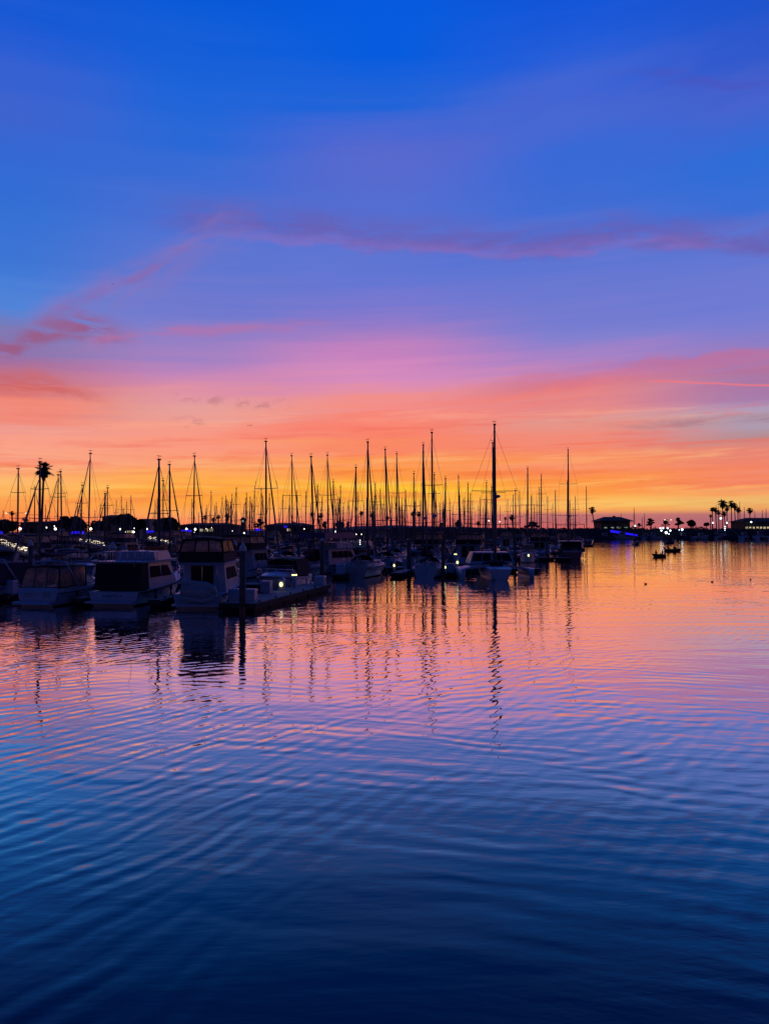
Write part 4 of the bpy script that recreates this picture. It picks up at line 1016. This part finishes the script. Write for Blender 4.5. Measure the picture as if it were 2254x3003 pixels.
for i, (px, y, r, Y, lab) in enumerate(((36,1505,7,260,'small fan palm between the two leftmost masts'),(76,1523,9,230,'low feathery palm left of the big palm'),
    (602,1517,7,330,'leftmost palm of the four behind the long low roof'),(626,1523,7,330,'second palm of the four behind the long low roof'),(640,1516,7,330,'third palm of the four behind the long low roof'),(667,1512,8,330,'rightmost palm of the four behind the long low roof'),
    (915,1508,7,400,'palm near the leaning mast by the dock end'),(940,1511,8,400,'palm just right of the leaning mast by the dock end'),(1059,1505,7,420,'palm left of the very tall straight mast'),(1090,1510,7,420,'palm right of the very tall straight mast'),(1135,1518,7,420,'palm behind the leaning mast with radar'),
    (1210,1506,7,430,'left palm of the pair beside the thick mast'),(1227,1507,8,430,'right palm of the pair beside the thick mast'),(1402,1534,7,430,'low palm left of the trimaran mast'),(1481,1520,5,440,'small palm just right of the trimaran mast'),(1500,1516,9,440,'palm between the trimaran and the bold bare mast'),
    (2082,1513,5,450,'smallest palm, leftmost of the right hand cluster'),(2087,1494,7,450,'left palm of the front pair in the right cluster'),(2096,1494,8,455,'right palm of the front pair in the right cluster'),(2106,1503,7,450,'mid height palm left of the tallest palm in the right cluster'),(2117,1476,13,450,'tallest palm with the widest crown in the right cluster'),
    (2122,1506,8,460,'short palm just under the tallest crown of the right cluster'),(2130,1490,9,450,'palm just right of the tallest palm in the cluster'),(2143,1477,10,450,'tall palm fourth from the right end of the cluster'),(2152,1483,9,455,'tall palm third from the right end of the cluster'),(2162,1494,9,450,'palm at the right end of the cluster'),(2197,1497,9,450,'lone palm beside the building at the right edge'))):
    palm(px, y, Y, r, lab, 10+i, base_px=px+(0 if i % 3 else 3), trunk_r=.28)
palm(1735, 1495, 430, 10, 'curved palm between the lone right mast and the dark house', 77, base_px=1743, trunk_r=.3)
broad_tree(15, 1524, 225, 42, 40, 'dark rounded tree mound at the left frame edge', 1)
broad_tree(216, 1515, 215, 44, 60, 'round dark tree left of the tall slim mast', 2, dens=1.6)
broad_tree(296, 1526, 225, 30, 40, 'low dark tree right of the tall slim mast', 31)
broad_tree(366, 1508, 235, 38, 36, 'wide dark tree behind the white lit building', 3, dens=1.4)
broad_tree(492, 1520, 220, 44, 58, 'bushy dark tree under the leaning mast', 4, dens=1.6)
broad_tree(405, 1524, 240, 24, 30, 'small dark tree right behind the white lit building', 41)
broad_tree(764, 1519, 330, 20, 34, 'ragged tree just left of the mast with upturned spreaders', 5, 'tier')
broad_tree(952, 1528, 380, 18, 24, 'flat topped tree right of the dock end mast', 6, 'tier')
broad_tree(997, 1529, 390, 16, 22, 'bushy low tree between two tall masts', 7)
broad_tree(1020, 1527, 390, 12, 26, 'thin ragged tree left of the very tall mast', 8, 'tier')
broad_tree(1295, 1531, 430, 12, 16, 'small ragged tree right of the tallest middle mast', 9, 'tier')
broad_tree(1345, 1525, 430, 18, 26, 'spreading dark tree behind the doubled mast', 10, 'tier', dens=1.5)
broad_tree(1888+19, 1518, 440, 17, 28, 'first ragged cypress right of the dark house', 11, 'tier', dens=1.4)
broad_tree(1872, 1534, 440, 10, 12, 'tiny leaning tree beside the dark house wall', 15, 'tier')
broad_tree(1949, 1523, 440, 13, 22, 'small cypress with the twin street lamp', 12, 'tier', dens=1.4)
broad_tree(1987, 1515, 440, 19, 30, 'tallest cypress, between the small cypress and the round tree', 13, 'tier', dens=1.6)
broad_tree(2026, 1524, 440, 14, 22, 'single round tree right of the cypresses', 14, dens=1.5)
broad_tree(2070, 1532, 445, 10, 12, 'low bush left of the palm cluster', 16)
broad_tree(1560, 1530, 420, 26, 20, 'low dark shrubbery behind the bold bare mast', 17, 'tier')

# ------------------------------------------------------------------ buildings
def building(px0, px1, eave, Y, label, ridge=None, base=None, wall='stucco2', name='building', depth=14, hip=True, wins=(), over=.8, win_m='glass', nrow=1, wl=None):
    a, b = at(px0, eave, Y), at(px1, eave, Y); g = landz((a.x+b.x)/2); w = b.x-a.x; H = a.z-g
    root = empty(name, ((a.x+b.x)/2, Y, g)); m = MB(); m.box((0, depth/2, H/2-.3), (w, depth, H+.6)); m.build('wall', M[wall], root)
    if ridge is not None:
        z1 = at(px0, ridge, Y).z-g; r = MB(); o = over; e = min(w*.22, depth*.5) if hip else 0
        r.fbox((-w/2-o,w/2+o,-o,depth+o),(-w/2+e-(0 if hip else o),w/2-e+(0 if hip else o),depth*.45,depth*.55), H+.003, z1); f = MB()
        r.build('roof', M['roof'], root); f.fbox((-w/2-o,w/2+o,-o,depth+o),(-w/2-o,w/2+o,-o,depth+o), H-.22, H-.001); f.build('eave', M['board'], root)
    else:
        r = MB(); r.box((0, depth/2, H+.15), (w+.6, depth+.6, .3)); r.build('parapet', M[wall], root)
    for x, zf, ww, hh, lit in wins:
        cx = -w/2+w*x; q = MB(); q.box((cx, -.06, H*zf), (ww, .12, hh)); wf = q.build('window', M['board'], root)
        q = MB(); q.box((cx, -.135, H*zf), (ww*.88, .03, hh*.85)); q.build('pane', M['winlit'] if lit == 1 else M['wincool'] if lit == 2 else M['glass'], wf)
    return tag(root, label, 'building', 'buildings along the shore')
W4 = [(q, .45, 1.3, 1.5, 0) for q in (.12,.3,.5,.7,.88)]
building(60, 174, 1532, 240, 'long dark building behind the big palm', 1528, wins=W4)
building(345, 412, 1530, 246, 'pale lit building between the round tree and the bushy tree', None, wall='stucco', wins=[(.15,.6,1.5,1.6,0),(.4,.6,1.5,1.6,0),(.4,.25,1.5,2.2,1),(.62,.25,1.2,2.4,1),(.85,.6,1.5,1.6,0)])
building(412, 440, 1524, 250, 'pale stair block at the right end of the lit building', None, wall='stucco', wins=[(.5,.6,.8,2.0,0),(.5,.25,.8,1.8,0)])
building(300, 326, 1516, 262, 'gabled dark house top left of the pale lit building', 1509, wins=[(.3,.6,1,1.2,0),(.7,.6,1,1.2,0)])
building(528, 684, 1540, 300, 'very long low building left of the square tower', 1533, wins=[(.05+.09*i,.55,1.6,1.2,1 if i in (4,5,6) else 0) for i in range(11)], depth=16)
tw = building(706, 718, 1524, 300, 'square tower with open top between low roofs', 1517, depth=1.6, over=.3, wins=[(.5,.92,.8,1.0,2)], name='tower')
building(780, 912, 1541, 318, 'long low building behind the upturned spreader mast', 1533, wins=[(.08+.14*i,.55,1.6,1.2,1 if i == 3 else 0) for i in range(7)], depth=16)
hs = building(1763, 1846, 1527, 430, 'two storey dark house with four lit windows on the far point', 1515, wins=[(.14,.19,1.8,.9,2),(.37,.19,1.9,.9,2),(.6,.2,2.6,1.1,2),(.84,.2,2.6,.8,2),(.2,.75,1.4,1.4,0),(.45,.75,1.4,1.4,0),(.85,.75,1.4,1.4,0)], depth=15, over=1.6, name='house')
q = MB(); q.box((0,7,4.2),(18.6,18,.25)); q.build('balcony', M['board'], hs)
q = MB(); q.box((1.2,7.5,7.2),(1.4,1.0,1.1)); q.build('chimney', M['stucco2'], hs)
q = MB(); q.tube([(5.2,7,6.0),(5.2,7,9.2)], .12, 5); q.build('antenna', M['dark_alu'], hs)
for ws_ in [c for c in hs.children if c.name.startswith('window')][:4]:
    pass
building(2178, 2300, 1530, 440, 'dark building with a row of lit windows at the right edge', 1518, wins=[(.08+.085*i,.22,1.4,1.5,1) for i in range(10)], depth=16, over=1.4)

# ------------------------------------------------------------------ lamps
def street_lamp(px, py, Y, label, r=.32, lm='lamp', arm=None, name='street_lamp', gb=None):
    p = at(px, py, Y); g = landz(p.x) if gb is None else gb; root = empty(name, (p.x, Y, g)); H = p.z-g
    m = MB(); m.tube([(0,0,0),(0,0,max(.4, H-r*.8))], .09, 6)
    if arm: m.tube([(0,0,H-.3),(arm*.6,0,H+.1),(arm,0,H)], .06, 5)
    m.build('pole', M['dark_alu'], root)
    l = MB()
    if arm:
        for s in ((1, -1) if arm < 0 else (1,)): l.ball((abs(arm)*s if arm < 0 else arm, 0, H-.1), r, sq=(1.5,1,.6))
        if arm < 0:
            t = MB(); t.tube([(arm,0,H),(-arm,0,H)], .06, 5); t.build('cross_arm', M['dark_alu'], root)
    else: l.ball((0, 0, H), r)
    l.build('lamp_globe', M[lm], root)
    return tag(root, label, 'street lamp', 'lamps along the shore')
for px, py, Y, r, lab in ((60,1551,214,.42,'large bright lamp left of the big palm'),(137,1547,228,.25,'small lamp just right of the big palm trunk'),(163,1551,214,.42,'large bright lamp at the left foot of the round tree'),(160,1543,232,.2,'tiny lamp above the lamp left of the round tree'),
    (267,1551,214,.42,'large bright lamp under the tall slim mast'),(269,1541,232,.2,'tiny lamp above the lamp under the tall slim mast'),(353,1552,214,.3,'oval lamp left of the pale lit building'),(370,1562,216,.32,'lamp in front of the pale lit building, left of the pair'),(392,1560,216,.36,'lamp in front of the pale lit building, right of the pair'),
    (430,1551,214,.36,'lamp above the blue lights right of the pale building'),(394,1549,232,.15,'tiny lamp over the pair at the pale building'),(547,1551,216,.32,'lamp above the blue lights left of the bridge cruiser mast'),(573,1552,216,.4,'bright lamp just right of the lone mast over the bridge cruiser'),(569,1561,220,.2,'small lamp low beside the lone mast over the bridge cruiser'),
    (605,1551,240,.3,'greenish lamp right of the lone mast over the bridge cruiser'),(621,1548,250,.18,'small lamp before the long low building'),(626,1577,180,.22,'small low lamp right above the bridge cruiser enclosure'),(716,1563,240,.3,'lamp just right of the tower foot'),(675,1557,240,.2,'left one of two small lamps by the tower'),(681,1557,240,.2,'right one of two small lamps by the tower'),
    (937,1553,250,.36,'bright lamp between the two leaning masts'),(982,1559,240,.36,'lamp right of the slim mast over the flat topped yacht'),(809,1551,300,.25,'small greenish lamp before the building behind the tall mast'),(892,1551,300,.22,'small lamp at the right end of the long low building'),
    (1433,1527,380,.35,'small white lamp left of the trimaran mast'),(1465,1530,380,.4,'small white lamp right of the trimaran mast'),(1686,1552,350,.3,'small lamp right of the ketch masts'),
    (1861,1542,420,.45,'lamp behind the motorboat mast beside the house'),(1846,1546,425,.3,'dim lamp at the right corner of the dark house'),
    (1935,1549,421,.45,'left lamp of the top row in the far lamp cluster'),(1943,1549,421,.45,'second lamp of the top row in the far lamp cluster'),(1956,1549,421,.45,'right lamp of the top row in the far lamp cluster'),(1938,1556,419,.45,'left lamp of the lower pair in the far lamp cluster'),(1964,1556,419,.5,'right lamp of the lower pair in the far lamp cluster'),(1952,1562,417,.75,'biggest lamp, at the middle bottom of the far lamp cluster'),(1960,1566,415,.3,'lowest small lamp of the far lamp cluster'),
    (1999,1553,418,.6,'bright lamp right of the far lamp cluster'),(1990,1554,419,.25,'small lamp between the cluster and the bright single lamp'),
    (2089,1533,440,.45,'lamp at the left foot of the palm cluster'),(2112,1520,440,.6,'highest lamp inside the palm cluster'),(2130,1533,440,.45,'lamp at the right foot of the palm cluster'),(2201,1531,436,.5,'lamp at the corner of the right edge building')):
    gb = None if at(px, py, Y).y >= shore_y(at(px, py, Y).x)+2 and at(px, py, Y).z > landz(at(px, py, Y).x)+.5 else .5 if at(px,py,Y).z < 4 or at(px, py, Y).y < shore_y(at(px, py, Y).x) else None
    if 1930 < px < 2005: Y = 403; gb = .5
    street_lamp(px, py, Y, lab, r*(.8 if px < 1700 else .9), 'cool' if px > 1700 else 'lamp', gb=gb)
street_lamp(48, 1504, 235, 'tall twin armed street lamp left of the big palm', .22, 'lamp_dim', -3.0)
street_lamp(1957, 1524, 440, 'twin armed street lamp over the small cypress', .35, 'lamp_dim', -1.8)
street_lamp(147, 1520, 240, 'tall twin armed unlit street lamp right of the big palm', .2, 'greyhull', -2.6)
# blue lit awnings
def awning(x0, x1, y0, y1, Y, label):
    a, b = at(x0, y1, Y), at(x1, y0, Y); g = min(landz(a.x), a.z-.5); root = empty('lit_awning', ((a.x+b.x)/2, Y, g)); w = b.x-a.x
    m = MB(); m.fbox((-w/2,w/2,-.8,1.0),(-w/2,w/2,0,1.0), a.z-g, b.z-g); m.build('canopy', M['bluelit'], root)
    p = MB()
    for s in (-1, 1): p.tube([(s*w*.45,.4,0),(s*w*.45,.4,a.z-g)], .07, 5)
    p.build('post', M['dark_alu'], root)
    return tag(root, label, 'awning', 'blue lit awnings along the shore')
awning(-6, 4, 1559, 1568, 222, 'blue lit awning cut off by the left frame edge')
awning(212, 243, 1558, 1566, 210, 'blue lit awning in front of the round tree')
awning(426, 453, 1556, 1564, 219, 'blue lit awning right of the pale lit building')
awning(529, 560, 1554, 1562, 226, 'blue lit awning behind the bridge cruiser')
awning(748, 765, 1550, 1557, 305, 'small blue lit awning left of the upturned spreader mast')
awning(833, 841, 1542, 1547, 316, 'tiny blue lit sign awning before the long low building')
# ---- gangways
def gangway(p0, p1, Y0, Y1, label, lm='lamp_dim', lit=True, w=1.4, side=None):
    a, b = at(*p0, Y0), at(*p1, Y1); root = empty('gangway', a); d = b-a; n = 14
    m = MB(); u = Vector((d.x, d.y, 0)).normalized(); s = Vector((-u.y, u.x, 0))
    m.add([-s*w/2, s*w/2, d+s*w/2, d-s*w/2, -s*w/2+Vector((0,0,-.2)), s*w/2+Vector((0,0,-.2)), d+s*w/2+Vector((0,0,-.2)), d-s*w/2+Vector((0,0,-.2))], [(0,1,2,3),(7,6,5,4),(0,3,7,4),(1,5,6,2),(0,4,5,1),(3,2,6,7)])
    m.build('ramp_deck', M['plank'], root)
    r = MB()
    for k in (-1, 1):
        r.tube([s*w/2*k+Vector((0,0,1.05)), d+s*w/2*k+Vector((0,0,1.05))], .05, 5)
        for i in range(n+1): q = d*(i/n)+s*w/2*k; r.tube([q, q+Vector((0,0,1.05))], .035, 4)
    r.build('railing', M['alu'], root)
    if lit:
        ps = MB()
        for q in (Vector((0,0,0)), d*.5, d*.97):
            for k in (-1, 1): ps.tube([q+s*w*.4*k+Vector((0,0,-.15)), q+s*w*.4*k+Vector((0,0,-a.z-q.z-.6))], .07, 5)
        ps.build('support_frame', M['dark_alu'], root)
    if lit:
        l = MB(); rr = random.Random(int(p0[0]))
        for i in range(n*3):
            if rr.random() < .6: q = d*((i+rr.random())/(n*3)); l.box(q+Vector((0,-w/2-.1,rr.uniform(.05,.5))), (rr.uniform(.08,.3),.05,rr.uniform(.03,.09)))
        l.build('light_strip', M[lm], root)
    return tag(root, label, 'gangway', 'gangways down to the docks')
gangway((14, 1592), (92, 1622), 76, 70, 'brightly lit gangway sloping down behind the left mast')
gangway((238, 1585), (318, 1603), 108, 100, 'brightly lit gangway left above the trawler')
gangway((440, 1581), (508, 1595), 118, 110, 'brightly lit gangway under the bushy tree')
g_ = gangway((1786, 1557), (1868, 1571), 402, 398, 'blue lit gangway sloping down in front of the dark house', lit=False, w=2)
a, b = at(1787, 1558, 401), at(1866, 1570, 397); m = MB(); d = b-a
o_ = a-g_.location; m.add([o_+Vector((0,-1.2,-.5)), o_+d+Vector((0,-1.2,-.45)), o_+d+Vector((0,-1.2,.45)), o_+Vector((0,-1.2,.75)), o_+Vector((0,-1.1,-.5)), o_+d+Vector((0,-1.1,-.45)), o_+d+Vector((0,-1.1,.45)), o_+Vector((0,-1.1,.75))], [(0,1,2,3),(7,6,5,4),(0,3,7,4),(1,5,6,2),(0,4,5,1),(3,2,6,7)])
m.build('light_strip', M['bluelit'], g_)

# ------------------------------------------------------------------ people in small boats
def seated_person(label, x, y, z, rz, cloth='cloth', s=1.0, arm=0):
    me = bpy.data.meshes.new('person'); o = bpy.data.objects.new('person', me); link(o)
    V = [((0,0,.12),.15),((0,.02,.36),.16),((0,.0,.56),.17),((0,0,.68),.065),((0,.02,.80),.10),((0,.03,.9),.085),
         ((.21,0,.56),.065),((.27,.08,.32),.05),((.2,.32,.24),.04),((.18,.4,.25),.045),((-.21,0,.56),.065),((-.27,.08,.32),.05),((-.2,.32,.24),.04),((-.18,.4,.25),.045),
         ((.11,.03,.08),.1),((.13,.42,.12),.075),((.13,.46,-.28),.05),((.13,.58,-.32),.045),((-.11,.03,.08),.1),((-.13,.42,.12),.075),((-.13,.46,-.28),.05),((-.13,.58,-.32),.045)]
    E = [(0,1),(1,2),(2,3),(3,4),(4,5),(2,6),(6,7),(7,8),(8,9),(2,10),(10,11),(11,12),(12,13),(0,14),(14,15),(15,16),(16,17),(0,18),(18,19),(19,20),(20,21)]
    me.from_pydata([v for v, r in V], E, []); me.materials.append(M[cloth])
    sk_ = o.modifiers.new('skin', 'SKIN'); sk_.use_smooth_shade = True
    for i, (v, r) in enumerate(V): me.skin_vertices[0].data[i].radius = (r, r)
    me.skin_vertices[0].data[0].use_root = True
    sb = o.modifiers.new('sub', 'SUBSURF'); sb.levels = 1; sb.render_levels = 1
    h = MB(); h.ball((0, .0, .9), .115, sq=(1,1.05,.8)); h.build('hair', M['rubber'], o)
    f = MB(); f.ball((0, .075, .83), .075, sq=(1,.8,1.25)); f.ball((0,.145,.83), .018); f.build('face', M['skin'], o)
    o.location = (x, y, z); o.rotation_euler.z = rz; o.scale = (s, s, s)
    return tag(o, label, 'person', 'people in small boats')
def open_boat(px, wy, L, B, rz, label, name='rowboat', fb=(.5,.7), hm='rubber', motor=False):
    Y = EYE*F/(wy-HOR); p = at(px, wy, Y); root = empty(name, (p.x, Y, 0), rz)
    rings, sheer = hull_lines(L, B, fb[0], fb[1], tr=.75, mid=.5, rake=.5, draft=.15, zc=.05)
    m = MB(); n = len(rings[0])
    for i in range(len(rings)-1):
        for j in range(n-1):
            a, b, c, d = rings[i][j], rings[i][j+1], rings[i+1][j+1], rings[i+1][j]; m.add([a, d, c, b], [(0,1,2,3)], 0, True)
    m.add(rings[0], [tuple(range(n))])
    m.build('hull', M[hm], root); rub(sheer, 0, .05).build('gunwale', M['wood'], root)
    t = MB()
    for q in (-.25, .12): t.box((0, L*q, .32), (B*.86, .24, .05))
    t.build('thwart', M['wood'], root)
    if motor:
        e = MB(); e.box((0,-L/2-.15,.75), (.3,.35,.45)); e.tube([(0,-L/2-.18,.6),(0,-L/2-.2,-.3)], .07, 6); e.build('outboard_motor', M['rubber'], root)
    return tag(root, label, 'small boat', 'small boats on the open water'), p.x, Y
o, x, y = open_boat(1929.5, 1633.5, 2.5, 1.15, 1.45, 'small dark rowboat with two people, nearest of the small boats', fb=(.45,.6))
seated_person('person in dark clothes sitting in the left half of the rowboat', x-.45, y+.05, .42, -1.2, s=.95)
seated_person('person in dark clothes sitting at the right end of the rowboat', x+.75, y+.02, .45, 1.5, s=.95)
o, x, y = open_boat(1973, 1617.5, 3.8, 1.5, -1.5, 'low dark motor skiff with three people right behind the rowboat', 'skiff', fb=(.5,.65), motor=True)
seated_person('person sitting tall at the left end of the motor skiff', x-1.25, y, .55, -1.5, s=1.15)
seated_person('left one of two people close together in the motor skiff', x+.1, y, .5, -1.5)
seated_person('right one of two people close together in the motor skiff', x+.45, y+.15, .5, -1.5)
Yb = EYE*F/(1593-HOR); o = make_express(5.0, 2.0, top='navy', hm='bluehull', covered=True, arch=False, name='cuddy_boat'); o.scale = (1, 1, .8); put(o, gx(1965, Yb), Yb, -1.2, label='small dark covered motorboat under the far lamp cluster', cat='motorboat')
Yb = EYE*F/(1597-HOR); k = make_sailboat(L=7.0, B=2.7, H=mast_h(1492, Yb), hm='bluehull', cover='black', jib=None, n_sp=0, r=.16, stripe=False, dodger=True, full=True)
put(k, gx(1860.5, Yb), Yb+.5, SLIP+.1, label='small dark sailboat motoring out in front of the blue gangway', cat='sailboat')
# channel marker buoy
Yb = EYE*F/(1583-HOR); b_ = empty('buoy', (gx(2044, Yb), Yb, 0)); m = MB(); m.loft([[(r*cos(2*pi*k/10), r*sin(2*pi*k/10), z) for k in range(10)] for r, z in ((.5,-.4),(.9,.0),(.9,.35),(.35,.5))]); m.build('float', M['rubber'], b_)
m = MB(); m.tube([(0,0,.5),(0,0,2.3)], [.3,.16], 6); m.ball((0,0,2.5), .26); m.build('marker_post', M['dark_alu'], b_); tag(b_, 'dark channel buoy on the open water left of the palm cluster', 'buoy')
# trawler with lit outriggers and other far boats at right
Yt = 405
def far_boat(px, Y, L, label, rz=pi/2, hm='bluehull', H=4.5, boom=False, cat='fishing boat', name='fishing_boat'):
    root = empty(name, (gx(px, Y), Y, 0), rz); hb, sh = hull(L, L*.28, 1.3, 2.3, hm, tr=.8); hb.build('hull', [M[hm], M['bottom']], root)
    h = MB(); h.fbox((-L*.1,L*.1,-.05*L,.22*L),(-L*.09,L*.09,-.03*L,.2*L), 1.5, H); h.build('wheelhouse', M['greyhull'], root)
    w = MB()
    for s in (-1, 1): w.box((s*L*.096, .09*L, H-.9), (.05, .17*L, .6))
    w.build('wheelhouse_window', M['glass'], root)
    m = MB(); m.tube([(0,-.06*L,1.5),(0,-.06*L,H+3.2)], .14, 6); m.build('mast', M['dark_alu'], root)
    if boom:
        z = H+3.0; m = MB()
        m.tube([(0,-.06*L,z),(0,-.47*L,1.9)], .08, 5); m.tube([(0,-.06*L,z),(0,.27*L,2.4)], .08, 5); m.build('boom', M['cream'], root)
        l = MB(); 
        for q in range(5): l.ball((.5,-.06*L,2.6+q*1.0), .32)
        l.build('deck_light', M['cool'], root)
    return tag(root, label, cat, 'boats at the far shore')
dock((gx(1905, 403), 404), (gx(2015, 403), 404), 3.0, 'quay under the far lamp cluster', cleats=False)
for px_, lab_, L_, hm_, hh in ((1776,'dark far boat at the foot of the dark house',9,'bluehull',3.4),(1828,'far boat lying below the blue lit gangway',11,'greyhull',3.8),(1885,'dark far boat right of the blue lit gangway',10,'bluehull',3.2),(1918,'grey far boat left of the far lamp cluster',8,'greyhull',3.6),
     (2006,'dark far boat right of the bright single lamp',9,'bluehull',3.4),(2048,'dark far boat below the low bush',10,'greyhull',3.2)): far_boat(px_, 396, L_, lab_, pi/2*(1 if hh > 3.3 else -1), H=hh, hm=hm_)
far_boat(2120, Yt, 17, 'far fishing boat with slanting booms and a bright column of lights', pi/2, boom=True)
far_boat(2185, Yt+4, 10, 'dark far boat just right of the fishing boat with booms', pi/2, H=3.6)
far_boat(2232, Yt+4, 11, 'dark far boat below the lit windows at the right edge', pi/2, H=4.2, hm='greyhull')
i = 0
for px, top, lab in ((1882,1518,'left bare mast of the two sailboats right of the dark house'),(1889,1507,'right bare mast of the two sailboats right of the dark house'),(2099.5,1482,'far sailboat whose mast stands between the front palms of the cluster'),(2106.5,1485,'far sailboat whose mast touches the mid height palm of the cluster'),
                     (2169,1472,'far sailboat with tall mast at the right end of the palm cluster'),(2182,1488,'far sailboat between the palm cluster and the lone palm'),(2213,1500,'far sailboat just right of the lone palm'),(2235,1497,'far sailboat second from the right frame edge'),(2246,1492,'far sailboat at the right frame edge')):
    Y = 398 if px < 2000 else 402+(i % 3)
    o = make_sailboat(L=10, H=mast_h(top, Y), jib=None, n_sp=0, r=.2, full=False, wins3=False, dodger=False, hm='bluehull' if i % 2 else 'white', stripe=False); put(o, gx(px, Y), Y, SLIP, label=lab, cat='sailboat', group='sailboats at the far shore'); i += 1

# low scrub along the crest of the breakwater and shore
sc = MB(); rr = random.Random(8)
for _ in range(420):
    px = rr.uniform(1020, 2254); x = gx(px, 432); y = shore_y(x)+rr.uniform(5, 14); h = rr.uniform(.25, 1.1)*(1.6 if math.sin(px*.035)+math.sin(px*.011) > .6 else .7)
    tri_cloud(sc, (x, y, landz(x)+h*.4), h*1.6, 16, .4, rr, .5)
tag(sc.build('scrub', M['leaf']), 'low dark scrub along the crest of the far breakwater', 'scrub', kind='stuff')
# ------------------------------------------------------------------ birds
def duck(px, py, label, rz):
    Y = EYE*F/(py-HOR); root = empty('duck', (gx(px, Y), Y, 0), rz); m = MB()
    rings = []
    for y, r, z in ((-.3,.02,.14),(-.22,.07,.1),(-.08,.12,.07),(.08,.12,.07),(.17,.07,.1),(.2,.045,.18),(.22,.05,.26),(.27,.04,.27),(.33,.015,.25)):
        rings.append([(r*cos(2*pi*k/8), y, z+r*sin(2*pi*k/8)) for k in range(8)])
    m.loft(rings); m.build('body', M['feather'], root); root.scale = (.55, .55, .55)
    return tag(root, label, 'duck', 'ducks on the water')
duck(1890, 1713, 'duck with its head down, leftmost of the three ducks', 1.6)
duck(2085, 1707, 'duck in the middle of the three, head raised', -1.3)
duck(2197, 1700, 'rightmost of the three ducks, near the frame edge', -.6)
def bird(px, py, Y, label, s=1.0):
    p = at(px, py, Y); root = empty('flying_bird', p); m = MB(); m.tube([(-.22,0,0),(-.05,0,.02),(.18,0,.02),(.3,0,0)], [.02,.07,.07,.02], 6); m.build('body', M['feather'], root)
    w = MB()
    for q in (-1, 1): w.add([(-.1,0,.03),(.12,0,.03),(.05,q*.4,.22),(-.06,q*.4,.22),(0,q*.8,.1),(-.1,q*.78,.1)], [(0,1,2,3),(3,2,4,5)])
    o = w.build('wing', M['feather'], root); sd = o.modifiers.new('thick', 'SOLIDIFY'); sd.thickness = .03; root.rotation_euler.z = 1.3; root.scale = (s, s, s)
    return tag(root, label, 'bird', 'birds in the sky')
bird(733, 1249, 150, 'bird with raised wings just above the masts', .85)
bird(332, 833, 200, 'tiny bird high in the sky over the purple wisp at left', .6)
